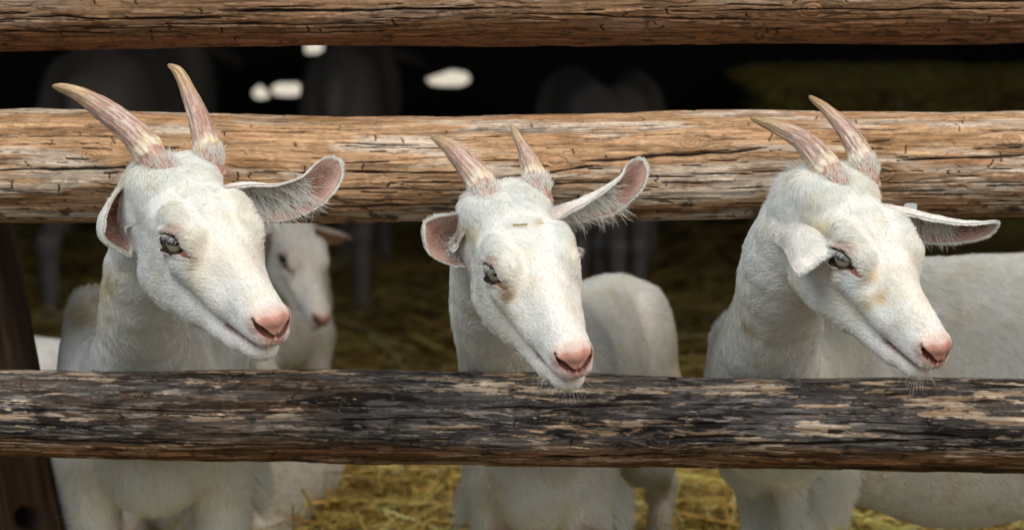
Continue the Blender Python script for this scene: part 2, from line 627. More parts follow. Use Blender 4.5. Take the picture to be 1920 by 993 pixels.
        c = mix(c, (.21, .115, .05), sstep(.08, .45, patch) * .7)
        if style == 'brown':
            c = mix(c, (.20, .12, .066), .65 + 0 * S)
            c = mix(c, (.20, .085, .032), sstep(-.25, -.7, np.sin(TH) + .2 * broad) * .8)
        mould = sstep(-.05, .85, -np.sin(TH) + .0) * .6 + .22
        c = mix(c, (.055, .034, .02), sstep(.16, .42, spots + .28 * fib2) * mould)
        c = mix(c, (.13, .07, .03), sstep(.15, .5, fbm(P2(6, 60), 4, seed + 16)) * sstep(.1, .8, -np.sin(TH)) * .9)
        mic = fbm(P2(170, 900), 2, seed + 19)
        c = c * (1 + .50 * fib)[..., None] * (1 + .34 * fib2)[..., None] * (1 + .30 * mic)[..., None]
        c = mix(c, (.10, .055, .025), edge * .55)
        c = mix(c, (.22, .12, .06), kring * .6 * (1 - kn * .3))
    c = mix(c, (.012, .008, .006), np.clip(crk * 1.25, 0, 1))
    c = np.clip(c * (WOODV * (1.10 if style == 'tan' else 1)), .003, .7)
    Rr = R0[:, None] + disp
    V = np.stack([X, cx - np.cos(TH) * Rr, zc[:, None] + np.sin(TH) * Rr], -1)
    nx, nt_ = S.shape
    Fq = grid_faces(nx, nt_, True)
    V = V.reshape(-1, 3); C = c.reshape(-1, 3)
    # end caps
    k = len(V)
    V = np.vstack([V, [[XS[0], cx, zc[0]], [XS[-1], cx, zc[-1]]]]); C = np.vstack([C, [[.3, .2, .1]] * 2])
    j = np.arange(nt_); jn = (j + 1) % nt_
    caps = np.concatenate([np.stack([j * 0 + k, jn, j, j], -1), np.stack([j * 0 + k + 1, (nx - 1) * nt_ + j, (nx - 1) * nt_ + jn, (nx - 1) * nt_ + jn], -1)])
    me_f = [tuple(f) for f in ()]
    o = mesh_obj(name, V, Fq[:, ::-1], M_WOOD, parent, col=C)
    cap = bpy.data.meshes
    if label: o['label'] = label
    return o

FENCE = empty('log_fence', (0, 0, 0))
tag(FENCE, 'three horizontal round log rails of the pen, goats reaching between them', 'fence')

E1 = [(-1600, 95), (0, 94), (500, 88), (1000, 84), (1500, 80), (1920, 79), (3600, 78)]
log_mesh('rail', 0.0, [(u, v - 196) for u, v in E1], E1, 21, 'brown', FENCE,
         [(60, 26, 440, 30, .0016), (420, 14, 900, 12, .0018), (0, 52, 240, 56, .0013), (400, 18, 960, 8, .0012), (960, 20, 1420, 34, .0012), (1300, 16, 1900, 10, .001)],
         [(870, 66, .012), (1512, 12, .010)], 'brown top rail cut off by the upper frame edge')
log_mesh('rail', 0.0, [(-1600, 205), (0, 209), (60, 207), (250, 211), (420, 213), (640, 220), (860, 217), (1060, 213), (1400, 209), (1600, 212), (1920, 210), (3600, 209)],
         [(-1600, 414), (0, 413), (300, 412), (520, 411), (800, 411), (1100, 409), (1500, 406), (1920, 404), (3600, 402)], 34, 'tan', FENCE,
         [(0, 309, 300, 302, .0017), (930, 322, 1120, 300, .0012), (1080, 292, 1440, 268, .0022), (560, 376, 900, 372, .0016), (640, 310, 900, 312, .0009),
          (880, 335, 1150, 330, .0016), (1660, 290, 1930, 279, .0018), (0, 247, 130, 246, .0008), (620, 258, 800, 262, .0009), (900, 238, 1160, 234, .001), (1420, 232, 1700, 238, .0009)],
         [(187, 281, .009), (1040, 290, .0065), (1288, 258, .0095), (1884, 255, .011), (126, 240, .004), (1640, 315, .012)], 'tan middle rail behind the horns')
log_mesh('rail', 0.0, [(-1600, 686), (0, 693), (300, 697), (600, 698), (900, 701), (1300, 707), (1600, 710), (1920, 713), (3600, 722)],
         [(-1600, 842), (0, 852), (300, 861), (520, 865), (535, 863), (800, 868), (1100, 874), (1500, 878), (1920, 884), (3600, 900)], 57, 'dark', FENCE,
         [(0, 804, 520, 820, .0018), (1240, 803, 1420, 799, .0018), (1360, 815, 1700, 806, .0026), (1000, 842, 1260, 836, .0024), (1220, 838, 1430, 832, .0014),
          (640, 856, 960, 858, .0014), (120, 745, 600, 760, .0010), (880, 748, 1250, 742, .0013), (560, 768, 900, 764, .0009), (1600, 789, 1790, 798, .0020)],
         [(975, 749, .009), (1232, 806, .013), (120, 735, .006)], 'blackened bottom rail with peeling pale patches')

def brace():
    # leaning timber behind the rails at the left edge
    a0, a1 = at(-72, 430, .20), at(34, 1010, .20)
    d = norm(a1 - a0)
    top = a0 - d * .5
    bot = a1 + d * (a1[2] / -d[2])
    n, m = 260, 96
    t = np.linspace(0, 1, n)
    ang = np.linspace(0, 2 * math.pi, m, endpoint=False)
    T, A = np.meshgrid(t, ang, indexing='ij')
    side = norm(np.cross(d, [0, 1, 0])); back = np.cross(side, d)
    sq = (np.abs(np.cos(A)) ** 5 + np.abs(np.sin(A)) ** 5) ** (-1 / 5)
    Lg = np.linalg.norm(bot - top)
    g = fbm(np.stack([A * 14, T * Lg * 5], -1), 4, 77)
    g2 = fbm(np.stack([A * 60, T * Lg * 14], -1), 3, 78)
    r = (.058 + .012 * T) * sq + .0025 * g + .001 * g2
    C = top + (bot - top) * T[..., None]
    V = C + side * (np.cos(A) * r)[..., None] + back * (np.sin(A) * r * .8)[..., None]
    c = mix((.040, .024, .014), (.075, .045, .027), sstep(-.3, .5, g)) * (1 + .6 * g2)[..., None]
    k = at(50, 975, .14)
    dd = np.linalg.norm((V - k) * np.array([1, .4, 1]), axis=-1)
    hole = 1 - sstep(.012, .019, dd)
    V = V - (hole * .03)[..., None] * norm(V - C)
    c = mix(c, (.004, .003, .003), hole)
    o = mesh_obj('post', V.reshape(-1, 3), grid_faces(n, m, True), M_WOOD, FENCE, col=np.clip(c, .002, .6).reshape(-1, 3))
    o['label'] = 'dark brown leaning timber at the left edge'
brace()

# ------------------------------------------------------------------ goats: signed distance field body
def smin(a, b, k):
    h = np.clip(.5 + .5 * (b - a) / k, 0, 1)
    return b * (1 - h) + a * h - k * h * (1 - h)

def smax(a, b, k):
    return -smin(-a, -b, k)

def cone(p, a, b, ra, rb):
    a, b = np.asarray(a, float), np.asarray(b, float)
    ba = b - a
    pa = p - a
    h = np.clip(pa @ ba / (ba @ ba + 1e-12), 0, 1)
    return np.linalg.norm(pa - h[:, None] * ba, axis=1) - (ra + (rb - ra) * h)

def ell(p, c, r, R=None):
    q = p - np.asarray(c, float)
    if R is not None: q = q @ R
    r = np.asarray(r, float)
    k0 = np.linalg.norm(q / r, axis=1)
    k1 = np.linalg.norm(q / (r * r), axis=1) + 1e-9
    return k0 * (k0 - 1) / k1

HS = np.array([  # x, z top, z bottom, half width above, half width below
    (-.06, .030, -.020, .030, .026), (-.045, .046, -.036, .040, .036), (-.02, .0535, -.050, .047, .043), (.01, .0600, -.055, .0500, .045),
    (.05, .0605, -.058, .0505, .044), (.09, .0515, -.053, .0455, .039), (.13, .0390, -.047, .0345, .0340),
    (.165, .0305, -.0405, .0280, .0300), (.195, .0235, -.0350, .0255, .0282), (.214, .0185, -.0318, .0242, .0268),
    (.228, .0125, -.0298, .0205, .0240), (.236, .0060, -.0282, .0155, .0195), (.2405, -.001, -.024, .0095, .0120), (.2425, -.007, -.017, .002, .003)])
_hx = np.linspace(-.06, .2425, 400)
_ht = np.stack([np.interp(_hx, HS[:, 0], HS[:, i]) for i in range(1, 5)], 1)
_ker = np.hanning(27); _ker /= _ker.sum()
_hs = np.stack([np.convolve(np.pad(_ht[:, i], 13, 'edge'), _ker, 'valid') for i in range(4)], 1)
_w = sstep(.222, .236, _hx)[:, None]
_ht = _hs * (1 - _w) + _ht * _w

EYE = np.array([.0900, .0505, .0250])
def eye_frame(sd):
    o = norm(np.array([.22, .95, .20]))
    e = np.array([.93, -.16, .26]); e = norm(e - o * (e @ o))
    v = np.cross(o, e)
    if v[2] < 0: v = -v
    S = np.array([1, sd, 1])
    return EYE * S, o * S, e * S, v * S

def head_parts(q):
    """upper, lower distances in head space (metres, unscaled)"""
    x, y, z = q[:, 0], np.abs(q[:, 1]), q[:, 2]
    qa = np.stack([x, y, z], 1)
    t = [np.interp(x, _hx, _ht[:, i]) for i in range(4)]
    zc, hz = (t[0] + t[1]) / 2, (t[0] - t[1]) / 2
    v = (z - zc) / hz
    w = t[3] + (t[2] - t[3]) * sstep(-.7, .5, v)
    w = w * (1 - .16 * sstep(.2, 1.0, v) * sstep(.10, .15, x))
    r = (np.abs(y / w) ** 2.3 + np.abs(v) ** 2.3) ** (1 / 2.3)
    up = (r - 1) * np.minimum(w, hz) * .9
    up = np.maximum(up, x - .2425)
    up = np.maximum(up, -.06 - x)
    up = smin(up, ell(qa, (.086, .0365, .024), (.040, .0130, .026)), .016)      # orbit
    up = smin(up, cone(qa, (.064, .035, .046), (.110, .034, .039), .0070, .006), .018)   # brow
    up = smin(up, ell(qa, (-.010, .0250, .043), (.022, .018, .013)), .030)         # horn boss
    up = smin(up, ell(qa, (.052, .030, -.034), (.048, .0175, .034)), .020)     # cheek
    up = smin(up, cone(qa, (.100, .035, .002), (.165, .0225, -.012), .0115, .009), .018)  # cheek bone line
    up = smin(up, ell(qa, (.2235, .0135, -.001), (.013, .0090, .010)), .006)     # nostril wing
    up = smin(up, ell(qa, (.2300, .0, .0030), (.0125, .0130, .0105)), .005)     # nose pad
    lo = cone(qa, (.030, .027, -.057), (.110, .020, -.0535), .0175, .0155)
    lo = smin(lo, cone(qa, (.110, .018, -.0530), (.185, .012, -.0465), .0155, .0140), .008)
    lo = smin(lo, ell(qa, (.2055, 0, -.0435), (.0245, .0200, .0150)), .008)
    lo = smin(lo, cone(qa, (.02, 0, -.045), (.17, 0, -.044), .018, .012), .015)
    return qa, up, lo

def nostril(qa):
    pts = ((.2425, .0015, -.0135), (.2405, .0085, -.0105), (.2345, .0155, -.0035), (.2265, .0200, .0035))
    rr = (.0012, .0026, .0033, .0018)
    d = 1e3
    for k in range(3):
        d = np.minimum(d, cone(qa, pts[k], pts[k + 1], rr[k], rr[k + 1]))
    return d

def head_sdf(q, fine=True):
    qa, up, lo = head_parts(q)
    x = qa[:, 0]
    kk = .003 + .022 * sstep(.19, .10, x)
    h = np.clip(.5 + .5 * (lo - up) / kk, 0, 1)
    d = lo * (1 - h) + up * h - kk * h * (1 - h)
    if fine:
        d = d + .0036 * np.exp(-((up - lo) / .0034) ** 2) * sstep(.158, .176, x)
        d = smax(d, -nostril(qa), .0016)
        d = smax(d, -cone(qa, (.2435, 0, -.006), (.2375, 0, -.030), .0012, .0012), .0025)
        E, o, e, v = eye_frame(1)
        R = np.stack([e, v, o], 1)
        d = smin(d, ell(qa, E + v * .0122 - o * .0022, (.0190, .0036, .0044), R), .005)   # upper lid fold
        d = smin(d, ell(qa, E - v * .0105 - o * .0015, (.0180, .0030, .0042), R), .004)
        d = smax(d, -ell(qa, E + o * .003 - v * .0005 + e * .002, (.0210, .0100, .0150), R), .0018)
        d = smax(d, -cone(qa, E + e * .015 + o * .003 - v * .001, E + e * .0330 + o * .0020 - v * .0085, .0042, .0016), .0016)   # tear duct
    return d

def surface_nets(f, lo, hi, h):
    lo, hi = np.asarray(lo), np.asarray(hi)
    CB = 4
    nc = np.ceil((hi - lo) / (h * CB)).astype(int) + 1
    ax = [lo[i] + np.arange(nc[i]) * h * CB for i in range(3)]
    G = np.stack(np.meshgrid(*ax, indexing='ij'), -1).reshape(-1, 3)
    dc = f(G).reshape(nc)
    act = np.abs(dc) < h * CB * 2.2
    fine = np.repeat(np.repeat(np.repeat(dc, CB, 0), CB, 1), CB, 2).astype(np.float32)
    m = np.repeat(np.repeat(np.repeat(act, CB, 0), CB, 1), CB, 2)
    idx = np.argwhere(m)
    P = lo + (idx - CB // 2) * h
    val = np.concatenate([f(P[i:i + 200000]) for i in range(0, len(P), 200000)])
    fine[m] = val
    org = lo - CB // 2 * h
    s = fine < 0
    n = fine.shape
    cs = sum(s[a:n[0] - 1 + a, b:n[1] - 1 + b, c:n[2] - 1 + c].astype(np.int8) for a in (0, 1) for b in (0, 1) for c in (0, 1))
    cells = np.argwhere((cs > 0) & (cs < 8))
    vid = -np.ones(cs.shape, np.int64)
    vid[tuple(cells.T)] = np.arange(len(cells))
    acc = np.zeros((len(cells), 3)); cnt = np.zeros(len(cells))
    cor = [(a, b, c) for a in (0, 1) for b in (0, 1) for c in (0, 1)]
    for i, A in enumerate(cor):
        for B in cor[i + 1:]:
            if sum(abs(np.array(A) - np.array(B))) != 1: continue
            va = fine[tuple((cells + A).T)]; vb = fine[tuple((cells + B).T)]
            x = (va < 0) != (vb < 0)
            t = np.where(x, va / np.where(x, va - vb, 1), 0)
            acc += np.where(x[:, None], np.array(A) + t[:, None] * (np.array(B) - np.array(A)), 0)
            cnt += x
    V = org + (cells + acc / cnt[:, None]) * h
    F = []
    for a in range(3):
        b, c = (a + 1) % 3, (a + 2) % 3
        sl0 = [slice(None)] * 3; sl1 = [slice(None)] * 3
        sl0[a] = slice(0, n[a] - 1); sl1[a] = slice(1, n[a])
        e = np.argwhere(s[tuple(sl0)] != s[tuple(sl1)])
        ok = (e[:, b] > 0) & (e[:, c] > 0) & (e[:, b] < n[b] - 1) & (e[:, c] < n[c] - 1)
        e = e[ok]
        inside = s[tuple(e.T)]
        ob = np.zeros(3, int); ob[b] = 1
        oc = np.zeros(3, int); oc[c] = 1
        q = np.stack([vid[tuple((e - ob - oc).T)], vid[tuple((e - oc).T)], vid[tuple(e.T)], vid[tuple((e - ob).T)]], 1)
        q = np.where(inside[:, None], q, q[:, ::-1])
        F.append(q)
    return V, np.concatenate(F)

def grad(f, P, e=.0006):
    g = np.empty_like(P)
    for i in range(3):
        o = np.zeros(3); o[i] = e
        g[:, i] = (f(P + o) - f(P - o)) / (2 * e)
    return g

def project(f, P, n=2, lim=.004):
    for _ in range(n):
        d = f(P); g = grad(f, P)
        st = d[:, None] * g / ((g * g).sum(1)[:, None] + 1e-6)
        l = np.linalg.norm(st, axis=1, keepdims=True)
        P = P - st * np.minimum(1, lim / (l + 1e-9))
    return P

def subdivide(V, Fq, sel):
    """split the selected quads in four; neighbours keep closed edges by taking the midpoints as n-gons"""
    E = {}
    nv = [tuple(v) for v in V]
    e4 = np.stack([Fq, np.roll(Fq, -1, 1)], -1)
    e4s = np.sort(e4, -1)
    key = e4s[..., 0].astype(np.int64) * (len(V) + 1) + e4s[..., 1]
    ks = np.unique(key[sel])
    a = ks // (len(V) + 1); b = ks % (len(V) + 1)
    mid = (V[a] + V[b]) / 2
    nE = len(V)
    pos = np.searchsorted(ks, key)
    pos = np.minimum(pos, len(ks) - 1)
    has = ks[pos] == key
    mi = np.where(has, nE + pos, -1)
    cen = V[Fq[sel]].mean(1)
    V2 = np.vstack([V, mid, cen])
    ci = nE + len(ks) + np.arange(sel.sum())
    fs, ms = Fq[sel], mi[sel]
    quads = [np.stack([fs[:, i], ms[:, i], ci, ms[:, i - 1]], 1) for i in range(4)]
    quads = np.concatenate(quads)
    rest = Fq[~sel]; rm = mi[~sel]
    plain = (rm < 0).all(1)
    ng = []
    for f, m in zip(rest[~plain], rm[~plain]):
        p = []
        for i in range(4):
            p.append(int(f[i]))
            if m[i] >= 0: p.append(int(m[i]))
        ng.append(p)
    # fan n-gons to triangles kept as degenerate-free quads list
    tris = []
    for p in ng:
        for i in range(1, len(p) - 1):
            tris.append((p[0], p[i], p[i + 1]))
    return V2, quads, rest[plain], np.array(tris, int).reshape(-1, 3)

def tri_of(Fl):
    return np.concatenate([np.concatenate([f[:, [0, 1, 2]], f[:, [0, 2, 3]]]) if f.shape[1] == 4 else f for f in Fl if len(f)])

# ------------------------------------------------------------------ fur
WHITE = np.array([.915, .95, .925])

def strands(P, N, T, L, rng, lift=.35, curl=.35, clump=.5, cell=.004, droop=0.0, k=5):
    n = len(P)
    S = np.cross(N, T)
    a = curl * (1.1 * vnoise(P * 90, 31) + .7 * vnoise(P * 260, 32)) + rng.normal(0, .16, n)
    T2 = T * np.cos(a)[:, None] + S * np.sin(a)[:, None]
    S2 = np.cross(N, T2)
    bend = rng.normal(0, .13, n) + .22 * vnoise(P * 90, 33)
    li = lift * (1 + .6 * vnoise(P * 120, 34)) * rng.uniform(.6, 1.4, n)
    s = np.linspace(0, 1, k)
    X = P[:, None] + L[:, None, None] * (T2[:, None] * (s - .12 * s * s)[None, :, None]
        + N[:, None] * (li[:, None] * (s - .62 * s * s)[None, :])[..., None]
        + S2[:, None] * (bend[:, None] * (s * s)[None, :])[..., None])
    if droop:
        X[..., 2] -= (L[:, None] * droop * s[None, :] ** 2)
    if np.any(clump):
        c = np.floor(P / cell)
        ci = c.astype(np.int64)
        j = np.stack([hash3(ci[:, 0], ci[:, 1], ci[:, 2], 40 + i) for i in range(3)], 1)
        ctr = (c + .2 + .6 * j) * cell
        dl = ctr - P
        dl = dl - N * (dl * N).sum(1, keepdims=True)
        dl = dl - T2 * (dl * T2).sum(1, keepdims=True)
        X = X + dl[:, None] * np.reshape(clump, (-1, 1, 1)) * (s ** 1.3)[None, :, None]
    return X

def ear(goat, sd, spine, hws, n0, n1, phis, rng, fringe=(1, .05, .6), pink=1.0, tip_round=1.0, fringe_len=.034, nfr=700, label=None):
    """spine: rows (u,v,y); hws half widths px at the spine rows; n0,n1 concave direction at base and tip"""
    C3 = np.array([at(*r) for r in spine])
    H = goat['head'] if False else HEADS[goat.name]
    C3 = np.vstack([hp(H, -.008, sd * .036, .018), C3]); hws = [min(hws[0], 26)] + list(hws)
    ns, nt = 46, 31
    C = spline(C3, ns)
    hw = np.interp(np.linspace(0, 1, ns), np.linspace(0, 1, len(hws)), hws)
    hw = np.convolve(np.pad(hw, 3, 'edge'), np.ones(7) / 7, 'valid')
    s = np.linspace(0, 1, ns)
    hw = hw * np.sqrt(np.clip(1 - np.clip((s - (1 - .16 * tip_round)) / (.16 * tip_round), 0, 1) ** 2, .0025, 1)) * px(spine[1][2])
    T = norm(np.gradient(C, axis=0))
    N = mix(np.array(n0, float)[None], np.array(n1, float)[None], s)
    N = norm(N - T * (N * T).sum(1, keepdims=True))
    W = np.cross(T, N)
    phi = np.interp(s, np.linspace(0, 1, len(phis)), phis)
    t = np.linspace(-1, 1, nt)
    A = phi[:, None] * t[None, :]
    k = 1 / np.sin(np.minimum(phi, math.pi / 2))
    wob = 1 + .05 * vnoise(np.stack([s * 9, s * 0 + sd * 3.3 + spine[0][0]], -1), 4)
    G = C[:, None] + (hw * k * wob)[:, None, None] * (W[:, None] * np.sin(A)[..., None] + N[:, None] * (1 - np.cos(A))[..., None])
    G = G + N[:, None] * (.0012 * vnoise(np.stack([s[:, None] * 7 + t * 0, t[None] * 2.5 + 0 * s[:, None]], -1), 9))[..., None]
    du = np.gradient(G, axis=0); dv = np.gradient(G, axis=1)
    Nn = norm(np.cross(dv, du))
    flip = np.sign((Nn * N[:, None]).sum(-1).mean())
    Nn = Nn * flip
    inn, out = G + Nn * .0011, G - Nn * .0011
    V = np.vstack([inn.reshape(-1, 3), out.reshape(-1, 3)])
    f1 = grid_faces(ns, nt)
    f2 = f1[:, ::-1] + ns * nt
    o = ns * nt
    rim = []
    loop = [(i, 0) for i in range(ns)] + [(ns - 1, j) for j in range(1, nt)] + [(i, nt - 1) for i in range(ns - 2, -1, -1)] + [(0, j) for j in range(nt - 2, 0, -1)]
    for (a, b), (c, d) in zip(loop, loop[1:] + loop[:1]):
        i0, i1 = a * nt + b, c * nt + d
        rim.append((i0, o + i0, o + i1, i1))
    Fq = np.concatenate([f1, f2, np.array(rim)])
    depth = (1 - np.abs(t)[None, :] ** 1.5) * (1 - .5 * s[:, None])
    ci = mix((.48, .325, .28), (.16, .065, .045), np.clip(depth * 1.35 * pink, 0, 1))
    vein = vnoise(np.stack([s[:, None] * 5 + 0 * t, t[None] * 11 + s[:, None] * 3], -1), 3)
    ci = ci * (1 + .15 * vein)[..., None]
    co = np.ones_like(ci) * np.array([.66, .60, .55])
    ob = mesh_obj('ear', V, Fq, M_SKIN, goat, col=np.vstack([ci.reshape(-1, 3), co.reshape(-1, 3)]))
    if label: ob['label'] = label
    # hairs
    def pick(n, s0, s1, t0, t1):
        i = rng.uniform(s0, s1, n) * (ns - 1); j = (t0 + (t1 - t0) * rng.random(n) + 1) / 2 * (nt - 1)
        i0, j0 = np.minimum(i.astype(int), ns - 2), np.minimum(j.astype(int), nt - 2)
        fi, fj = (i - i0)[:, None], (j - j0)[:, None]
        q = lambda M: (M[i0, j0] * (1 - fi) + M[i0 + 1, j0] * fi) * (1 - fj) + (M[i0, j0 + 1] * (1 - fi) + M[i0 + 1, j0 + 1] * fi) * fj
        return q, i0, j0
    Wg = norm(dv); Tg = np.repeat(T[:, None], nt, 1)
    X, R, TI = [], [], []
    q, i0, j0 = pick(6500, 0, 1, -1, 1)          # outer coat
    P, Nn_, T_ = q(out), norm(-q(Nn)), norm(q(Tg))
    X.append(strands(P, Nn_, T_, rng.uniform(.004, .007, len(P)), rng, lift=.22, clump=.3)); R.append(np.full(len(P), .00024)); TI.append(WHITE * rng.uniform(.92, 1.04, (len(P), 1)))
    for sgn in (-1, 1):                           # rims
        q, i0, j0 = pick(1100, .08, 1, sgn * .93, sgn)
        P = q(G); T_ = norm(q(Wg) * sgn + q(Tg) * .8)
        X.append(strands(P, norm(q(Nn)), T_, rng.uniform(.003, .0065, len(P)), rng, lift=.3, clump=.2)); R.append(np.full(len(P), .00020)); TI.append(WHITE * rng.uniform(.92, 1.03, (len(P), 1)))
    q, i0, j0 = pick(900, .9, 1, -1, 1)           # tip
    P = q(G); T_ = norm(q(Tg))
    X.append(strands(P, norm(q(Nn)), T_, rng.uniform(.003, .006, len(P)), rng, lift=.3, clump=.2)); R.append(np.full(len(P), .0002)); TI.append(WHITE * rng.uniform(.92, 1.03, (len(P), 1)))
    q, i0, j0 = pick(700, .12, .98, -.95, .95)   # short fur inside
    P = q(inn); T_ = norm(q(Tg) + q(Wg) * rng.normal(0, .5, (len(P), 1)))
    X.append(strands(P, norm(q(Nn)), T_, rng.uniform(.004, .008, len(P)), rng, lift=.25, clump=.2)); R.append(np.full(len(P), .00014)); TI.append(np.array([.80, .70, .62]) * rng.uniform(.85, 1.05, (len(P), 1)))
    sg, s0, s1 = fringe
    q, i0, j0 = pick(nfr, s0, s1, min(-sg * .75, sg * .55), max(-sg * .75, sg * .55))        # long fringe
    P = q(inn); T_ = norm(q(Wg) * sg * rng.uniform(.6, 1.3, (len(P), 1)) + q(Tg) * rng.uniform(.3, .9, (len(P), 1)))
    X.append(strands(P, norm(q(Nn)), T_, rng.uniform(.5, 1.1, len(P)) * fringe_len, rng, lift=.5, curl=.2, clump=.55, cell=.006)); R.append(np.full(len(P), .00030)); TI.append(WHITE * rng.uniform(.95, 1.05, (len(P), 1)))
    hair_obj('ear_hair', np.concatenate(X), np.concatenate(R), np.concatenate(TI), M_HAIR, ob)
    return ob

def horn(goat, ctrl, ybase, ytip, rng, seed, label=None, col_at=.031):
    """ctrl rows (u, v, half width px)"""
    m = len(ctrl)
    ys = ybase + .016 + (ytip - ybase - .016) * np.linspace(0, 1, m)
    P3 = np.array([at(u, v, y) for (u, v, r), y in zip(ctrl, ys)])
    rr = np.array([r for _, _, r in ctrl]) * px(-.15)
    d0 = norm(P3[0] - P3[1])
    P3 = np.vstack([P3[0] + d0 * .022 + np.array([0, .012, 0]), P3]); rr = np.concatenate([[rr[0] * 1.02], rr])
    ns, na = 150, 64
    A4 = spline(np.hstack([P3, rr[:, None]]), ns)
    C, r = A4[:, :3], np.maximum(A4[:, 3], .0006)
    r[-6:] *= np.sqrt(np.clip(1 - np.linspace(0, 1, 6) ** 2, .02, 1))
    T = norm(np.gradient(C, axis=0))
    ref = np.array([0, -1, 0.])
    B = norm(np.cross(T, ref)); D = np.cross(B, T)
    a = np.linspace(0, 2 * math.pi, na, endpoint=False)
    seg = np.linalg.norm(np.diff(C, axis=0), axis=1); sl = np.concatenate([[0], np.cumsum(seg)])
    Sg = np.repeat(sl[:, None], na, 1); Ag = np.repeat(a[None], ns, 0)
    cy = np.stack([np.cos(Ag) * 1.0, np.sin(Ag) * 1.0], -1)
    q3 = lambda fs, fa: np.concatenate([cy * fa, (Sg * fs)[..., None]], -1)
    streak = fbm(q3(22, 6.5), 4, seed)
    fine = fbm(q3(60, 16), 3, seed + 1)
    rings = np.sin(Sg * 720 + 2.5 * fbm(q3(30, 1.5), 2, seed + 2)) * sstep(.11, .03, Sg)
    tt = Sg / sl[-1]
    collar = col_at + .007 * fbm(q3(0, 2.2), 2, seed + 3)        # smooth pink skin ends here
    over = sstep(collar - .001, collar + .002, Sg)
    band = np.exp(-((Sg - collar - .006) / .008) ** 2)
    grit = fbm(q3(120, 30), 3, seed + 11)
    disp = .0015 * streak + .0009 * fine + .00035 * rings + .0013 * over * sstep(.09, .045, Sg) + .0016 * band * (.4 + fine) + .0004 * grit
    G = C[:, None] + (r[:, None] * 1.0 + disp * np.clip(r[:, None] / .01, .2, 1))[..., None] * (B[:, None] * np.cos(Ag)[..., None] + D[:, None] * np.sin(Ag)[..., None])
    c = np.empty(Sg.shape + (3,)); c[:] = (.43, .275, .225)
    c = mix(c, (.56, .43, .36), sstep(-.1, .5, streak) * .55)
    c = mix(c, (.36, .19, .15), sstep(.0, .4, fbm(q3(45, 5), 4, seed + 21)) * sstep(.75, .4, tt) * .6)
    c = mix(c, (.29, .155, .115), sstep(.05, .5, fbm(q3(28, 9), 3, seed + 4)) * .7)
    c = mix(c, (.66, .60, .52), sstep(.12, .38, fbm(q3(34, 13), 4, seed + 5)) * sstep(.85, .35, tt) * .85)   # white flaking
    tipc = mix((.40, .27, .13), (.56, .45, .28), sstep(-.3, .4, streak))
    c = mix(c, tipc, sstep(.55, .86, tt + .12 * streak))
    c = mix(c, (.16, .09, .04), sstep(.25, .5, fine) * sstep(.6, .9, tt) * .6)
    c = mix(c, (.26, .17, .10), sstep(.965, 1, tt) * .6)
    c = c * (1 + .42 * grit)[..., None] * (1 + .30 * fine)[..., None]
    c = mix(c, (.62, .57, .50), sstep(.20, .32, fbm(q3(70, 22), 4, seed + 14)) * sstep(.95, .5, tt) * .75)
    c = mix(c, (.20, .125, .085), sstep(.18, .45, fbm(q3(14, 4), 4, seed + 12)) * .65)
    crust = mix((.72, .66, .55), (.60, .50, .26), sstep(0, .4, fine))
    c = mix(c, crust, np.clip(band * (1 + .8 * streak) + .6 * sstep(.05, .4, fine) * sstep(.075, .05, Sg), 0, 1) * over)
    skin = mix((.36, .205, .16), (.60, .44, .36), sstep(-.4, .5, fine + .6 * grit))
    c = mix(c, skin, 1 - over)
    V = np.vstack([G.reshape(-1, 3), C[-1:]])
    Fq = grid_faces(ns, na, True)
    o = mesh_obj('horn', V[:-1], Fq, M_HORN, goat, col=np.clip(c, .01, .8).reshape(-1, 3))
    if label: o['label'] = label
    # coarse hair of the crown growing over the foot of the horn
    n = 520
    i = np.searchsorted(sl, rng.uniform(.012, .030, n)); i = np.minimum(i, ns - 2)
    aa = rng.uniform(0, 2 * math.pi, n)
    rad_ = B[i] * np.cos(aa)[:, None] + D[i] * np.sin(aa)[:, None]
    P = C[i] + rad_ * (r[i] * rng.uniform(.95, 1.12, n))[:, None]
    Tn = norm(T[i] * .9 + rad_ * .25 + rng.normal(0, .22, (n, 3)))
    X = strands(P, rad_, Tn, rng.uniform(.006, .014, n), rng, lift=.25, curl=.2, clump=.4, cell=.005)
    hair_obj('horn_hair', X, np.full(n, .00030), WHITE * rng.uniform(.85, 1.0, (n, 1)), M_HAIR, o)
    return o

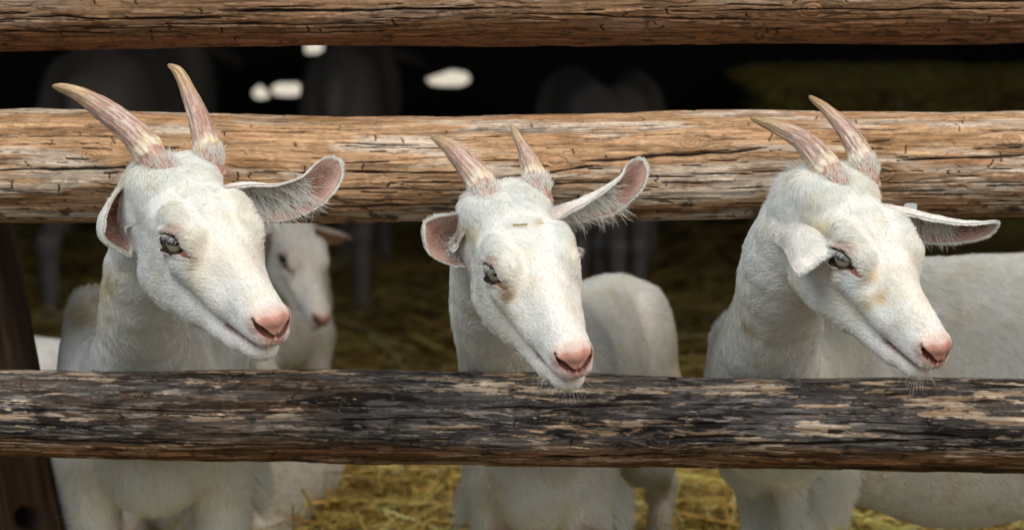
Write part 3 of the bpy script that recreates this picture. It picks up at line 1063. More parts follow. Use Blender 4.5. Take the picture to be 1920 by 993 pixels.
def eyeball(goat, H, sd, rng, lash=True):
    R, t, s = H
    E, o, e, v = eye_frame(sd)
    r = .0180
    c0 = E - o * (r + .0004)
    n, m = 72, 96
    th = np.linspace(.001, math.pi, n); ph = np.linspace(0, 2 * math.pi, m, endpoint=False)
    TH, PH = np.meshgrid(th, ph, indexing='ij')
    U = np.sin(TH) * np.cos(PH); W = np.sin(TH) * np.sin(PH); Z = np.cos(TH)
    loc = c0 + r * (U[..., None] * e + W[..., None] * v + Z[..., None] * o)
    u2 = U - .06
    ir = np.sqrt(u2 ** 2 + (W * 1.05) ** 2)
    col = np.empty(U.shape + (3,)); col[:] = (.045, .022, .014)
    ang = np.arctan2(W, u2)
    iris = mix((.26, .225, .15), (.40, .37, .27), .5 + .5 * vnoise(np.stack([ang * 9, ir * 3], -1), 5))
    iris = mix(iris, (.10, .06, .025), sstep(.50, .66, ir))
    col = mix(col, iris, 1 - sstep(.66, .70, ir))
    pup = np.sqrt((u2 / .52) ** 4 + ((W - .14) / .27) ** 4)
    col = mix(col, (.004, .004, .005), np.where(Z > 0, 1 - sstep(.85, 1.1, pup), 0))
    Vw = (loc.reshape(-1, 3) * s) @ R.T + t
    Fq = grid_faces(n, m, True)
    if sd < 0: Fq = Fq[:, ::-1]
    ob = mesh_obj('eye', Vw, Fq, M_EYE, goat, col=col.reshape(-1, 3))
    if lash:
        X, RR, TI = [], [], []
        k = 70
        a = rng.uniform(-1, 1, k)
        root = E + e * (a * .0155)[:, None] + v * (.0092 * (1 - .55 * a * a) + .0002)[:, None] + o * (.0050 + rng.uniform(-.0004, .0008, k) - .003 * a * a)[:, None]
        d1 = norm(o * 1.0 + v * rng.uniform(-.25, .15, k)[:, None] + e * (a * .25 + rng.normal(0, .12, k))[:, None])
        L = rng.uniform(.006, .0098, k) * (1 - .3 * a * a)
        sarr = np.linspace(0, 1, 5)
        pts = root[:, None] + L[:, None, None] * (d1[:, None] * (sarr - .25 * sarr ** 2)[None, :, None] - v * (.55 * sarr ** 1.6)[None, :, None])
        pw = (pts.reshape(-1, 3) * s) @ R.T + t
        hair_obj('eyelashes', pw.reshape(k, 5, 3), np.full(k, .00011), WHITE * rng.uniform(.8, .95, (k, 1)), M_HAIR, ob)
    return ob

# ------------------------------------------------------------------ whole goat
def goat_frame(fwd):
    f = norm(np.array([fwd[0], fwd[1], 0.0])); l = np.array([-f[1], f[0], 0.0])
    return f, l

def build_goat(name, label, origin, fwd, H, neck, lie=False, size=1.0, vox=.004, hair=1.0, group=None, seed=1,
               blotches=(), belly=0.0, shade_mul=1.0, width=1.0, back_dz=0.0, yaw_bend=0.0, tufts=True, headfine=True, extra=()):
    rng = np.random.default_rng(seed)
    O = np.array([origin[0], origin[1], 0.0])
    f, l = goat_frame(fwd)
    root = empty(name, tuple(O))
    tag(root, label, 'goat', group)
    R, t, s = H
    k_ = size
    def W(a, b, c): return O + (f * a + l * b) * k_ + np.array([0, 0, c * k_])
    Bm = np.stack([f, l, [0, 0, 1.0]], 1)
    prims = []          # (callable, blend)
    add = lambda fn, k: prims.append((fn, k * k_))
    def E_(c, r, k=.04, tilt=0.0):
        ct, st = math.cos(tilt), math.sin(tilt)
        Rt = Bm @ np.array([[ct, 0, st], [0, 1, 0], [-st, 0, ct]])
        cw, rr = W(*c), np.array(r) * k_
        add(lambda p: ell(p, cw, rr, Rt), k)
    def C_(a, b, ra, rb, k=.03):
        aw, bw = W(*a), W(*b)
        add(lambda p: cone(p, aw, bw, ra * k_, rb * k_), k)
    if not lie:
        w = width
        E_((-.02, 0, .44), (.17, .092 * w, .155), .06)
        E_((-.25, 0, .425 - belly * .5), (.25, .120 * w, .150 + belly * .5), .07)
        E_((-.46, 0, .450 + back_dz - belly * .5), (.16, .100 * w, .130 + belly * .5), .07)
        E_((-.25, 0, .52), (.40, .055 * w, .075), .06)
        C_((.0, 0, .585), (-.46, 0, .580 + back_dz), .026, .026, .05)
        for sd in (-1, 1):
            E_((-.46, sd * .052 * w, .548 + back_dz), (.035, .020, .020), .05)
            C_((-.05, sd * .045 * w, .565), (.03, sd * .085 * w, .44), .018, .025, .04)
        E_((.10, 0, .40), (.055, .075 * w, .105), .05)
        for sd in (-1, 1):
            E_((.03, sd * .088 * w, .46), (.062, .036, .125), .045, tilt=-.25)
            C_((.055, sd * .088 * w, .36), (.045, sd * .080 * w, .20), .043, .027, .035)
            C_((.045, sd * .080 * w, .20), (.05, sd * .080 * w, .05), .026, .019, .02)
            C_((.05, sd * .080 * w, .05), (.065, sd * .080 * w, .02), .022, .026, .02)
            E_((-.50, sd * .066 * w, .44), (.095, .040, .120), .07)
            C_((-.48, sd * .088 * w, .36), (-.44, sd * .085 * w, .28), .058, .040, .04)
            C_((-.44, sd * .085 * w, .28), (-.58, sd * .082 * w, .21), .036, .024, .03)
            C_((-.58, sd * .082 * w, .21), (-.56, sd * .082 * w, .04), .022, .019, .02)
            C_((-.56, sd * .082 * w, .04), (-.545, sd * .082 * w, .02), .022, .026, .02)
        C_((-.60, 0, .53 + back_dz * 1.6), (-.66, 0, .47 + back_dz * 1.6), .022, .012, .03)
    else:
        E_((-.05, 0, .17), (.16, .125, .145), .06)
        E_((-.28, 0, .165), (.22, .135, .135), .08)
        E_((-.46, 0, .13), (.15, .13, .11), .08)
        C_((.0, 0, .27), (-.40, 0, .215), .03, .03, .06)
        for sd in (-1, 1):
            E_((-.46, sd * .115, .13), (.13, .055, .115), .05)
            C_((-.36, sd * .15, .10), (-.55, sd * .165, .035), .045, .026, .03)
            C_((-.55, sd * .165, .035), (-.40, sd * .185, .025), .024, .02, .02)
            C_((.02, sd * .09, .12), (.12, sd * .10, .05), .045, .03, .03)
            C_((.12, sd * .10, .05), (.0, sd * .11, .025), .026, .02, .02)
    # neck: rows (world point, radius)
    nk = spline([list(p_) + [r_] for p_, r_ in neck], 10)
    for (a, ra), (b, rb) in [((u_[:3], u_[3]), (v_[:3], v_[3])) for u_, v_ in zip(nk[:-1], nk[1:])]:
        a_, b_ = np.array(a), np.array(b)
        prims.append((lambda p, a_=a_, b_=b_, ra=ra, rb=rb: cone(p, a_, b_, ra, rb), .020))
    for fn, k in extra: prims.append((fn, k))

    def body(p):
        d = prims[0][0](p)
        for fn, k in prims[1:]:
            d = smin(d, fn(p), k)
        return d
    def full(p):
        d = body(p)
        q = ((p - t) @ R) / s
        near = np.linalg.norm(q - [.09, 0, 0], axis=1) < .30
        if near.any():
            hd = head_sdf(q[near], headfine) * s
            kk = .005 + .022 * sstep(.05, -.03, q[near][:, 0])
            a = d[near]
            h = np.clip(.5 + .5 * (a - hd) / kk, 0, 1)
            d = d.copy()
            d[near] = a * (1 - h) + hd * h - kk * h * (1 - h)
        return d
    hd_pts = (np.array([[-.07, .08, .08], [.25, .08, .08], [-.07, -.08, -.09], [.25, -.08, -.09], [-.07, -.08, .08], [.25, -.08, .08], [-.07, .08, -.09], [.25, .08, -.09]]) * s) @ R.T + t
    bp = np.array([W(.2, .2, .72 if not lie else .36), W(.2, -.2, .0), W(-.75, .2, 0), W(-.75, -.2, .3)])
    allp = np.vstack([hd_pts, bp])
    lo, hi = allp.min(0) - .03, allp.max(0) + .03
    lo[2] = -.02
    V, Fq = surface_nets(full, lo, hi, vox)
    V = project(full, V, 2)
    q = ((V - t) @ R) / s
    FL = [Fq]
    if vox < .006:
        ish = (q[:, 0] > .05) & (np.linalg.norm(q - [.14, 0, -.01], axis=1) < .16)
        sel = ish[Fq].all(1)
        V, qd, pl, tr = subdivide(V, Fq, sel)
        V = project(full, V, 2, .003)
        q = ((V - t) @ R) / s
        qa = np.abs(q)
        ish = (q[:, 0] > .165) | (np.linalg.norm(np.stack([q[:, 0], np.abs(q[:, 1]), q[:, 2]], 1) - EYE, axis=1) < .032)
        sel = ish[qd].all(1)
        V2, qd2, pl2, tr2 = subdivide(V, qd, sel)
        V = project(full, V2, 2, .002)
        FL = [np.concatenate([qd2, pl2, pl]), tr, tr2]
    N = norm(grad(full, V))
    q = ((V - t) @ R) / s
    qa, up, lw = head_parts(q)
    onhead = np.linalg.norm(q - [.1, 0, 0], axis=1) < .19
    # ---- skin colour
    c = np.empty((len(V), 3)); c[:] = (.64, .60, .55)
    E, eo, ee, ev = eye_frame(1)
    de = qa - E
    eu, evv, eoo = de @ ee, de @ ev, de @ eo
    ering = np.sqrt((eu / .0235) ** 2 + (evv / .0135) ** 2)
    enear = np.abs(eoo) < .02
    nosr = np.linalg.norm((qa - [.2345, 0, -.0015]) / [.0150, .0200, .0125], axis=1)
    lipr = np.linalg.norm((qa - [.236, 0, -.021]) / [.014, .013, .013], axis=1)
    mouth = np.exp(-((up - lw) / .0050) ** 4) * sstep(.160, .178, q[:, 0]) * (np.minimum(up, lw) < .006)
    nos = nostril(qa)
    duct = np.linalg.norm(np.stack([(eu - .0255) / .0115, (evv + .0055 + .3 * (eu - .0255)) / .0046], 1), axis=1)
    brow = np.linalg.norm(np.stack([(eu - .006) / .022, (evv - .017) / .010], 1), axis=1)
    if headfine:
        c = mix(c, (.66, .42, .35), np.where(onhead & enear, .45 * (1 - sstep(.5, 1.3, brow)), 0))
        c = mix(c, (.58, .36, .30), np.where(onhead, 1 - sstep(1.0, 1.3, nosr), 0) * .8)
        c = mix(c, mix((.50, .255, .20), (.58, .33, .265), sstep(-.3, .4, fbm(q * 160, 3, 71))), np.where(onhead, 1 - sstep(.95, 1.06, nosr), 0))
        c = mix(c, (.60, .32, .27), np.where(onhead, 1 - sstep(.7, 1.3, lipr), 0) * .8)
        c = mix(c, (.24, .10, .08), np.where(onhead, mouth, 0))
        c = mix(c, (.10, .028, .018), np.where(onhead, 1 - sstep(.0004, .0018, nos), 0))
        c = mix(c, (.52, .27, .21), np.where(onhead & enear, 1 - sstep(.95, 1.3, ering), 0))
        c = mix(c, (.26, .095, .055), np.where(onhead & enear, 1 - sstep(.8, 1.4, duct), 0))
        c = mix(c, (.028, .014, .010), np.where(onhead & enear, 1 - sstep(.86, 1.0, np.sqrt((eu / .0245) ** 2 + (evv / .0136) ** 2)), 0))
    for (bu, bv, br, bc) in blotches:
        pb = at(bu, bv, -.15)
        ray = norm(pb - CAM)
        w_ = (V - CAM); dist = np.linalg.norm(w_ - (w_ @ ray)[:, None] * ray, axis=1)
        wgt = np.exp(-(dist / br) ** 2)
        c = mix(c, bc, wgt * .6)
    # inner legs show pink skin
    mo = mesh_body(root, V, FL, c * shade_mul)  # far goats' skin colour multiplied darker, painting in the barn's shade
    for sd in (-1, 1):
        eyeball(root, H, sd, rng, lash=hair > .5)
    if hair <= 0:
        return root
    # ---- coat
    tri = tri_of(FL)
    a, b, cc = V[tri[:, 0]], V[tri[:, 1]], V[tri[:, 2]]
    ar = np.linalg.norm(np.cross(b - a, cc - a), axis=1) / 2
    ctr = (a + b + cc) / 3
    tn = norm(N[tri].sum(1))
    qc = ((ctr - t) @ R) / s
    hw_ = sstep(.30, .22, np.linalg.norm(qc - [.12, 0, 0], axis=1)) * sstep(-.08, -.02, qc[:, 0])
    toCam = norm(CAM - ctr)
    facing = (tn * toCam).sum(1)
    dens = 300000 + 260000 * hw_
    dens = dens * np.where(facing > -.3, 1, .22)
    dens = np.where(ctr[:, 2] < .16 if not lie else ctr[:, 2] < -1, dens * .25, dens)
    dens = dens * np.where(ctr[:, 1] > .55, .5, 1) * hair
    n = int((ar * dens).sum())
    pick = rng.choice(len(tri), n, p=ar * dens / (ar * dens).sum())
    r1, r2 = np.sqrt(rng.random(n)), rng.random(n)
    w0, w1, w2 = (1 - r1)[:, None], (r1 * (1 - r2))[:, None], (r1 * r2)[:, None]
    tp = tri[pick]
    P = V[tp[:, 0]] * w0 + V[tp[:, 1]] * w1 + V[tp[:, 2]] * w2
    Nr = norm(N[tp[:, 0]] * w0 + N[tp[:, 1]] * w1 + N[tp[:, 2]] * w2)
    q = ((P - t) @ R) / s
    qa, up, lw = head_parts(q)
    x, y, z = q.T
    hw_ = sstep(.30, .22, np.linalg.norm(q - [.12, 0, 0], axis=1)) * sstep(-.06, .01, x)
    # masks
    de = qa - E
    eu, evv, eoo = de @ ee, de @ ev, de @ eo
    enear = (np.abs(eoo) < .022) & (hw_ > .5)
    ering = np.sqrt((eu / .0240) ** 2 + (evv / .0128) ** 2)
    duct = np.linalg.norm(np.stack([(eu - .0255) / .0115, (evv + .0055 + .3 * (eu - .0255)) / .0046], 1), axis=1)
    brow = np.linalg.norm(np.stack([(eu - .006) / .020, (evv - .017) / .008], 1), axis=1)
    nosr = np.linalg.norm((qa - [.2345, 0, -.0015]) / [.0150, .0200, .0125], axis=1)
    lipr = np.linalg.norm((qa - [.236, 0, -.021]) / [.014, .013, .013], axis=1)
    mouth = np.exp(-((up - lw) / .0068) ** 4) * sstep(.166, .176, x)
    keep = np.ones(n)
    keep = np.where(enear, keep * sstep(.80, 1.12, ering), keep)
    keep = np.where(enear, keep * sstep(.75, 1.5, duct), keep)
    keep = np.where(enear, keep * (1 - .45 * (1 - sstep(.6, 1.3, brow))), keep)
    keep = np.where(hw_ > .5, keep * sstep(.97, 1.22, nosr) * (.25 + .75 * sstep(.6, 1.3, lipr)) * (1 - mouth), keep)
    ok = rng.random(n) < keep
    P, Nr, q, x, y, z, hw_, nosr, ering, enear, brow, lipr = [A[ok] for A in (P, Nr, q, x, y, z, hw_, nosr, ering, enear, brow, lipr)]
    n = len(P)
    # flow: head
    ya = np.abs(y)
    sy = np.sign(y)
    fx = -sstep(.045, .115, x) + .9 * (1 - sstep(.045, .115, x)) * sstep(.03, .05, z)
    fx = np.where((z < .02), -.8, fx)
    fy = sy * (.25 + .75 * np.exp(-((x - .08) / .03) ** 2)) * sstep(.0, .012, ya)
    fz = -.5 * sstep(.035, .0, z) * sstep(.17, .10, x) - .15
    Th = np.stack([fx, fy, fz], 1) @ R.T
    # flow: neck and body
    nb, nt_ = np.array(neck[0][0]), np.array(neck[-1][0])
    tn_ = np.clip(((P - nb) @ (nt_ - nb)) / ((nt_ - nb) @ (nt_ - nb)), -.5, 1.5)
    Tn = np.tile(norm(nt_ - nb) + np.array([0, 0, -.35]), (n, 1))
    Tb = np.tile(-f * .8 + np.array([0, 0, -.6]), (n, 1))
    bl = sstep(.6, 1.2, tn_)[:, None]
    T = (Tn * (1 - bl) + Tb * bl)
    T = T * (1 - hw_[:, None]) + Th * hw_[:, None]
    T = T + .13 * np.stack([vnoise(P * 14, 50 + i) for i in range(3)], 1)
    T = T - Nr * (T * Nr).sum(1, keepdims=True)
    T = norm(T)
    # length
    Lh = .0080 + .0050 * sstep(.17, .08, x) + .004 * np.exp(-((x - .01) / .03) ** 2) * sstep(.035, .06, z) + .004 * sstep(0, -.05, z) * sstep(.16, .05, x)
    Lh = np.where(hw_ > .5, Lh * (.45 + .55 * sstep(1.0, 2.2, nosr)), Lh)
    Lh = np.where(enear, Lh * (.5 + .5 * sstep(1, 2, ering)), Lh)
    Lh = np.where((x > .165) & (z < -.005), np.minimum(Lh, .0042), Lh)
    rel = (P - O)
    fa = rel @ f / k_
    zz = P[:, 2] / k_
    Lb = .019 + .006 * sstep(.52, .60, zz) + .010 * sstep(.42, .32, zz) * sstep(-.1, .05, fa)
    L = (Lb * (1 - hw_) + Lh * hw_) * rng.uniform(.65, 1.25, n)
    lift = .13 * (1 - hw_) + .11 * hw_
    lift = lift + .08 * np.exp(-((x - .005) / .022) ** 2) * hw_ * (z > .04)
    tint = WHITE * (1 + .04 * rng.normal(0, 1, (n, 1)))
    tint = tint * (1 - .22 * (rng.random(n) < .05))[:, None]
    cream = sstep(.05, .6, fbm(P * 13, 3, seed + 60)) * .40 + .25 * sstep(.1, .7, vnoise(P * 45, seed + 61))
    tint = mix(tint, (.78, .70, .52), cream * .8)
    for (bu, bv, br, bc) in blotches:
        pb = at(bu, bv, -.15); ray = norm(pb - CAM)
        w_ = P - CAM; dist = np.linalg.norm(w_ - (w_ @ ray)[:, None] * ray, axis=1) * (1 + .35 * vnoise(P * 120, 62))
        tint = mix(tint, bc, np.exp(-(dist / br) ** 2) * rng.uniform(.4, 1, n))
    tint = mix(tint, (.76, .56, .48), np.where(enear, .5 * (1 - sstep(.5, 1.3, brow)), 0))
    tint = mix(tint, (.74, .52, .44), np.where(hw_ > .5, .8 * (1 - sstep(1.1, 1.75, nosr)), 0))
    rad = (.00034 + .00008 * (1 - hw_)) / max(.6, hair) ** .5
    X = strands(P, Nr, T, L, rng, lift=lift, curl=.13, clump=.46 * hw_ + .24, cell=.0048)
    XS, RS, TS = [X], [rad], [tint]
    # whiskers and long chin hairs
    chin = np.where((x > .185) & (z < -.04))[0]
    if len(chin) > 60:
        pk = rng.choice(chin, 60)
        d = norm(Nr[pk] + T[pk] * .2 + np.array([0, 0, -.4]) + rng.normal(0, .25, (60, 3)))
        L2 = rng.uniform(.006, .015, 60)
        sa = np.linspace(0, 1, 5)
        XS.append(P[pk][:, None] + d[:, None] * (L2[:, None] * sa[None])[..., None] + np.array([0, 0, -1.]) * (L2[:, None] * .3 * sa[None] ** 2)[..., None])
        RS.append(np.full(60, .00011)); TS.append(WHITE * np.ones((60, 1)))
    if tufts and not lie:
        # long breast and elbow hair
        for sd in (-1, 1):
            e0 = W(.02, sd * .112 * width, .33)
            ii = np.where(np.linalg.norm(P - e0, axis=1) < .045 * k_)[0]
            if len(ii) > 50:
                pk = rng.choice(ii, 1400)
                d = norm(Nr[pk] * .5 + l * sd * .5 - f * .4 + np.array([0, 0, -.8]) + rng.normal(0, .12, (1400, 3)))
                L2 = rng.uniform(.018, .042, 1400); sa = np.linspace(0, 1, 5)
                XS.append(P[pk][:, None] + d[:, None] * (L2[:, None] * sa[None])[..., None] + np.array([0, 0, -1.]) * (L2[:, None] * .35 * sa[None] ** 2)[..., None])
                RS.append(np.full(1400, .0003)); TS.append(WHITE * rng.uniform(.88, 1.0, (1400, 1)))
    RS[0] = rad * np.ones(n)
    hair_obj('coat', np.concatenate(XS), np.concatenate(RS), np.clip(np.concatenate(TS), .02, .96), M_HAIR, root)
    print(name, 'hairs', n, 'verts', len(V))
    return root

def mesh_body(root, V, FL, c):
    me = bpy.data.meshes.new('body')
    loops = np.concatenate([f.ravel() for f in FL if len(f)])
    sizes = np.concatenate([np.full(len(f), f.shape[1]) for f in FL if len(f)])
    me.vertices.add(len(V)); me.vertices.foreach_set('co', V.astype(np.float32).ravel())
    me.loops.add(len(loops)); me.loops.foreach_set('vertex_index', loops.astype(np.int32))
    me.polygons.add(len(sizes)); me.polygons.foreach_set('loop_start', np.concatenate([[0], np.cumsum(sizes)[:-1]]).astype(np.int32))
    me.update(calc_edges=True); me.validate()
    me.polygons.foreach_set('use_smooth', np.ones(len(me.polygons), bool))
    a = me.attributes.new('tint', 'FLOAT_COLOR', 'POINT')
    cc = np.ones((len(V), 4), np.float32); cc[:, :3] = c
    a.data.foreach_set('color', cc.ravel())
    me.materials.append(M_SKIN)
    o = bpy.data.objects.new('body', me)
    COL.objects.link(o)
    o.parent = root
    o.matrix_parent_inverse = world_inv(root)
    return o

def orient(yaw, pitch, roll=0.0):
    y, p = RAD(yaw), RAD(pitch)
    fw = np.array([math.sin(y) * math.cos(p), -math.cos(y) * math.cos(p), -math.sin(p)])
    lf = norm(np.cross([0, 0, 1.0], fw)); u = np.cross(fw, lf)
    c, s_ = math.cos(RAD(roll)), math.sin(RAD(roll))
    return np.stack([fw, lf * c + u * s_, u * c - lf * s_], 1)

HEAD1 = (np.array([[.52544, .84310, .11442], [-.76627, .52737, -.36703], [-.36978, .10518, .92315]]), np.array([-.4005, -.15031, .72677]), 1.0858)
HEAD2 = (np.array([[.31331, .94964, .00503], [-.85092, .28308, -.44250], [-.42164, .13436, .89675]]), np.array([-.0051, -.15012, .69717]), 1.0347)
HEAD3 = (np.array([[.44051, .87817, .18647], [-.74171, .47303, -.47552], [-.50579, .07116, .85972]]), np.array([.3770, -.15004, .71840]), 1.0116)
GRP = 'white goats reaching through the fence'
YEL = (.62, .50, .24)

def hp(H, x, y, z):
    return H[0] @ (np.array([x, y, z]) * H[2]) + H[1]

# --- left goat
HEADS = {}
rng1 = np.random.default_rng(101)
g1 = build_goat('goat', 'white goat at the left, widest horns, its left ear held out over the tan rail', (-.482, .25), (.06, -1), HEAD1,
                [(hp(HEAD1, -.025, 0, -.008), .050), (at(272, 545, -.03), .047), (at(268, 640, .06), .052), (at(268, 740, .18), .085)],
                seed=1, width=1.05, size=.98, blotches=[(165, 590, .018, YEL), (195, 520, .02, YEL), (505, 625, .002, (.2, .2, .05)), (232, 985, .016, (.50, .33, .28)), (352, 980, .014, (.50, .33, .28))])
HEADS[g1.name] = HEAD1
horn(g1, [(302, 318, 29), (262, 262, 27), (233, 234, 25), (195, 206, 22), (150, 177, 14), (118, 165, 9), (98, 161, 3)], hp(HEAD1, -.002, -1 * .0285, .064)[1], hp(HEAD1, -.002, -1 * .0285, .064)[1] + .085, rng1, 300, 'long left sweeping horn', col_at=.045)
horn(g1, [(393, 300, 24), (383, 255, 22), (369, 210, 19), (351, 168, 13.5), (334, 135, 10), (315, 121, 3)], hp(HEAD1, -.002, 1 * .0285, .064)[1], hp(HEAD1, -.002, 1 * .0285, .064)[1] + .085, rng1, 310)
ear(g1, 1, [(458, 356, -.125), (520, 364, -.125), (575, 350, -.115), (612, 325, -.105), (634, 303, -.10)], [42, 44, 37, 27, 17], (.0, -.72, -.68), (-.2, -.95, -.20), [1.5, 1.15, .95, .7], rng1, fringe=(1, .0, .60), fringe_len=.042, nfr=720)
ear(g1, -1, [(288, 396, -.140), (232, 384, -.148), (198, 408, -.150), (197, 446, -.155), (240, 476, -.165)], [36, 42, 45, 40, 20], (.88, -.46, -.1), (.90, -.38, .2), [1.5, 1.4, 1.3, .9], rng1, fringe=(-1, .0, .4), fringe_len=.018, nfr=160)

# --- middle goat
rng2 = np.random.default_rng(102)
g2 = build_goat('goat', 'white goat in the middle with its chin over the blackened rail', (.050, .25), (-.25, -1), HEAD2,
                [(hp(HEAD2, -.025, 0, -.008), .050), (at(925, 560, -.03), .047), (at(945, 660, .07), .052), (at(985, 745, .18), .080)],
                seed=2, width=.82, back_dz=-.055, size=.885, blotches=[(1000, 412, .005, (.72, .62, .4)), (953, 541, .0065, (.40, .22, .09)), (958, 556, .006, (.55, .40, .18)), (872, 430, .012, YEL), (938, 985, .014, (.50, .33, .28)), (1098, 980, .012, (.50, .33, .28))])
HEADS[g2.name] = HEAD2
horn(g2, [(915, 376, 26), (899, 342, 25), (871, 304, 21), (844, 277, 15), (824, 264, 9), (808, 257, 3)], hp(HEAD2, -.002, -1 * .0285, .064)[1], hp(HEAD2, -.002, -1 * .0285, .064)[1] + .085, rng2, 320, col_at=.039)
horn(g2, [(1009, 357, 22), (998, 318, 17.5), (982, 280, 12.5), (968, 253, 8), (958, 234, 2.5)], hp(HEAD2, -.002, 1 * .0285, .064)[1], hp(HEAD2, -.002, 1 * .0285, .064)[1] + .085, rng2, 330)
ear(g2, 1, [(1050, 388, -.125), (1095, 376, -.12), (1140, 358, -.115), (1178, 336, -.11), (1205, 303, -.105)], [24, 34, 34, 27, 20], (.0, -.30, -.95), (-.2, -.9, -.35), [1.5, 1.3, 1.15, .8], rng2, fringe=(1, .0, .62), fringe_len=.042, nfr=720)
ear(g2, -1, [(872, 462, -.135), (848, 450, -.145), (822, 436, -.155), (800, 418, -.165)], [30, 44, 44, 34], (.25, -.95, .0), (.3, -.95, .1), [1.4, 1.2, 1.1, .9], rng2, fringe=(-1, .0, .5), fringe_len=.020, nfr=300, tip_round=1.6)

def straw_bit(body, u, v, L, ang, label):
    me = body.data
    V = np.empty(len(me.vertices) * 3); me.vertices.foreach_get('co', V); V = V.reshape(-1, 3)
    ray = norm(at(u, v, -.2) - CAM)
    w_ = V - CAM
    dep = w_ @ ray
    dist = np.linalg.norm(w_ - dep[:, None] * ray, axis=1)
    near = np.where(dist < .004)[0]
    p = V[near[np.argmin(dep[near])]] - ray * .006
    d = RT * math.cos(ang) + UP * math.sin(ang)
    rng = np.random.default_rng(4)
    Vs, Fs, c = ribbons(p[None], d[None], np.array([L]), np.array([.0042]), np.array([[.62, .50, .20]]), np.array([.004]), rng)
    tag(mesh_obj('straw_stalk', Vs, Fs, M_STRAW, col=c, smooth=False), label, 'straw stalk')
straw_bit([o for o in g2.children if o.name.startswith('body')][0], 974, 415, .017, .05, 'tiny yellow straw bit lying on the middle goat\'s forehead')

# --- right goat
rng3 = np.random.default_rng(103)
g3 = build_goat('goat', 'white goat at the right with a drooping near ear and its body side on', (.42, .32), (-1, -.30), HEAD3,
                [(hp(HEAD3, -.025, 0, -.008), .052), (at(1484, 490, -.07), .054), (at(1462, 580, .01), .052), (at(1436, 670, .10), .062), (at(1455, 760, .22), .10)],
                seed=3, width=1.0, size=.96, belly=.06, blotches=[(1540, 425, .012, YEL), (1400, 600, .007, (.5, .38, .16)), (1655, 560, .008, (.60, .45, .2)), (1630, 575, .007, (.62, .48, .22)), (1640, 520, .008, (.7, .58, .32))])
HEADS[g3.name] = HEAD3
horn(g3, [(1567, 347, 26), (1540, 303, 24.5), (1505, 264, 20), (1456, 238, 13), (1428, 228, 8), (1407, 221, 3)], hp(HEAD3, -.002, -1 * .0285, .064)[1], hp(HEAD3, -.002, -1 * .0285, .064)[1] + .085, rng3, 340, col_at=.039)
horn(g3, [(1622, 322, 22), (1608, 280, 20), (1580, 238, 15.5), (1548, 204, 10), (1530, 190, 7), (1517, 180, 2.5)], hp(HEAD3, -.002, 1 * .0285, .064)[1], hp(HEAD3, -.002, 1 * .0285, .064)[1] + .085, rng3, 350)
e3 = ear(g3, 1, [(1684, 394, -.125), (1740, 411, -.12), (1795, 421, -.12), (1840, 423, -.12), (1868, 420, -.12)], [36, 38, 31, 22, 12], (.0, -.60, -.80), (-.1, -.75, -.65), [1.5, 1.3, 1.1, .8], rng3, fringe=(1, .0, .55), fringe_len=.034, nfr=560)
ear(g3, -1, [(1474, 418, -.160), (1496, 434, -.205), (1522, 455, -.235), (1548, 479, -.250)], [30, 40, 52, 58], (.35, .9, -.3), (-.2, .85, -.45), [1.2, 1.05, .85, .6], rng3, fringe=(1, .0, .3), fringe_len=.010, nfr=60, tip_round=.7)
def ear_tag():
    b = Boxes()
    p = at(1707, 387, -.126)
    w, h = .0075, .004
    vs_ = [(-w, 0, -h), (w, 0, -h), (w * 1.05, 0, h * .6), (w * .7, 0, h), (-w * .6, 0, h), (-w, 0, h * .5)]
    V = [(p[0] + a, p[1] + d, p[2] + c) for d in (-.001, .001) for a, _, c in vs_]
    n = len(vs_)
    F = [tuple(range(n)), tuple(range(2 * n - 1, n - 1, -1))] + [(i, i + n, (i + 1) % n + n, (i + 1) % n) for i in range(n)]
    o = mesh_obj('ear_tag', V, F, M_PLAIN, e3, col=np.ones((2 * n, 3)) * (.42, .45, .46), smooth=False)
    o['label'] = 'small grey ear tag on the upper edge'
ear_tag()

# ------------------------------------------------------------------ goats in the dark of the barn
def simple_ears(g, H, rng, shade_mul=1.0):
    for sd in (-1, 1):
        b = hp(H, -.005, sd * .05, .02); tp = hp(H, -.005, sd * .165, -.040); m_ = hp(H, .005, sd * .11, .0)
        ns, nt = 14, 9
        C = spline(np.array([b, m_, tp]), ns); s = np.linspace(0, 1, ns); hw = .026 * np.sin(np.clip(s * .85 + .15, 0, 1) * math.pi) ** .6 + .001
        T = norm(np.gradient(C, axis=0)); N = norm(np.tile(H[0] @ np.array([.8, 0, -.4]), (ns, 1))); N = norm(N - T * (N * T).sum(1, keepdims=True)); W_ = np.cross(T, N)
        A = np.linspace(-1, 1, nt) * 1.1
        G = C[:, None] + hw[:, None, None] * (W_[:, None] * np.sin(A)[None, :, None] + N[:, None] * (1 - np.cos(A))[None, :, None])
        V = np.vstack([G.reshape(-1, 3), (G - N[:, None] * .003).reshape(-1, 3)])
        f1 = grid_faces(ns, nt)
        mesh_obj('ear', V, np.concatenate([f1, f1[:, ::-1] + ns * nt]), M_SKIN, g, col=np.vstack([np.ones((ns * nt, 3)) * (.62, .42, .36), np.ones((ns * nt, 3)) * (.60, .55, .50)]) * shade_mul)

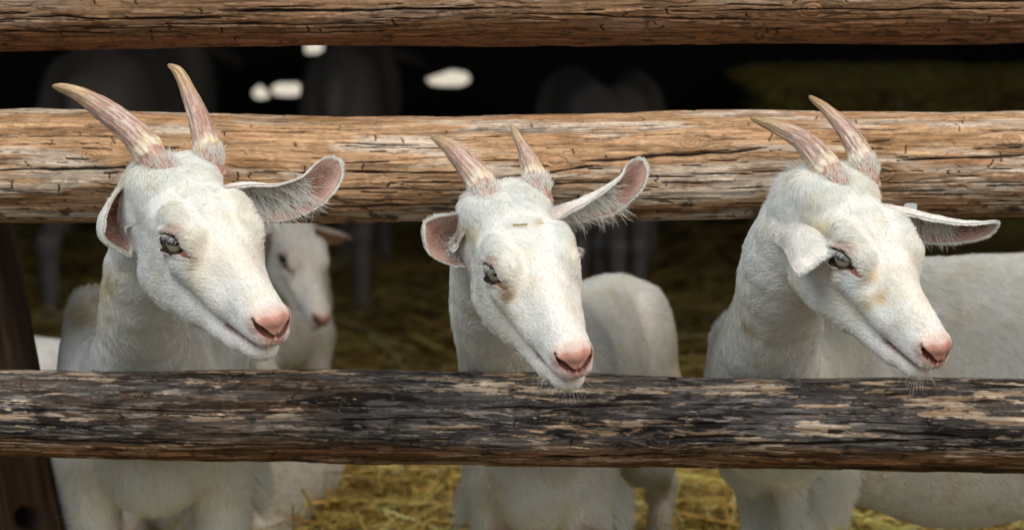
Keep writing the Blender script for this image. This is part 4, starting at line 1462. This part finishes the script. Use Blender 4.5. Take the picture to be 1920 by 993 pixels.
BG = 'goats in the dark of the barn'
def far_goat(label, org, fwd, yaw, pitch, headz, size, seed, lie=False, head_at=None, hair=0.0, hs=1.0, width=1.0, shade_mul=1.0):
    f, l = goat_frame(fwd)
    R = orient(yaw, pitch)
    O = np.array([org[0], org[1], 0])
    t = head_at if head_at is not None else O + f * .30 * size + np.array([0, 0, headz])
    H = (R, np.asarray(t, float), hs)
    nb = O + f * .04 * size + np.array([0, 0, (.48 if not lie else .20) * size])
    mid = (hp(H, -.02, 0, -.01) * .5 + nb * .5) + np.array([0, 0, .01])
    g = build_goat('goat', label, org, fwd, H, [(hp(H, -.02, 0, -.01), .055 * hs), (mid, .062 * size), (nb, .09 * size)], lie=lie, size=size, vox=.008, hair=hair, group=BG, seed=seed, headfine=True, tufts=False, width=width, shade_mul=shade_mul)
    simple_ears(g, H, np.random.default_rng(seed), shade_mul if shade_mul == 1 else shade_mul * .5)  # far ears darkened further, with the same shade put into their colour
    return g

hz = at(538, 440, 1.35)
far_goat('young goat in shade just right of the left goat\'s muzzle, face lowered', (at(520, 500, 1.6)[0], 1.62), (.3, -1), 30, 42, .4, .72, 11, head_at=hz, hs=.82, hair=.5)
far_goat('white goat lying in the straw behind the left goat', (-.985, 1.06), (-1, .05), -60, 20, .40, 1.15, 12, lie=True, head_at=np.array([-1.36, 1.0, .46]), hair=.6)
far_goat('dim large goat far back behind the left goat\'s horns', (at(262, 150, 3.2)[0], 3.5), (.12, 1), 170, 25, .62, 1.16, 13, shade_mul=.33)
far_goat('dim goat far back above the middle rail, left of the bright wide gap', (at(662, 150, 3.4)[0], 3.7), (.03, 1), 175, 25, .60, 1.12, 14, width=.62, shade_mul=.33)
far_goat('small dim goat deep in the barn, left of two above the middle goat\'s outer ear', (at(1075, 190, 3.3)[0], 3.6), (-.1, 1), 175, 45, .36, .97, 15, width=.6, shade_mul=.45)
far_goat('small dim goat deep in the barn, right of two above the middle goat\'s outer ear', (at(1198, 190, 3.3)[0], 3.65), (.1, 1), 175, 45, .36, .95, 16, width=.6, shade_mul=.45)
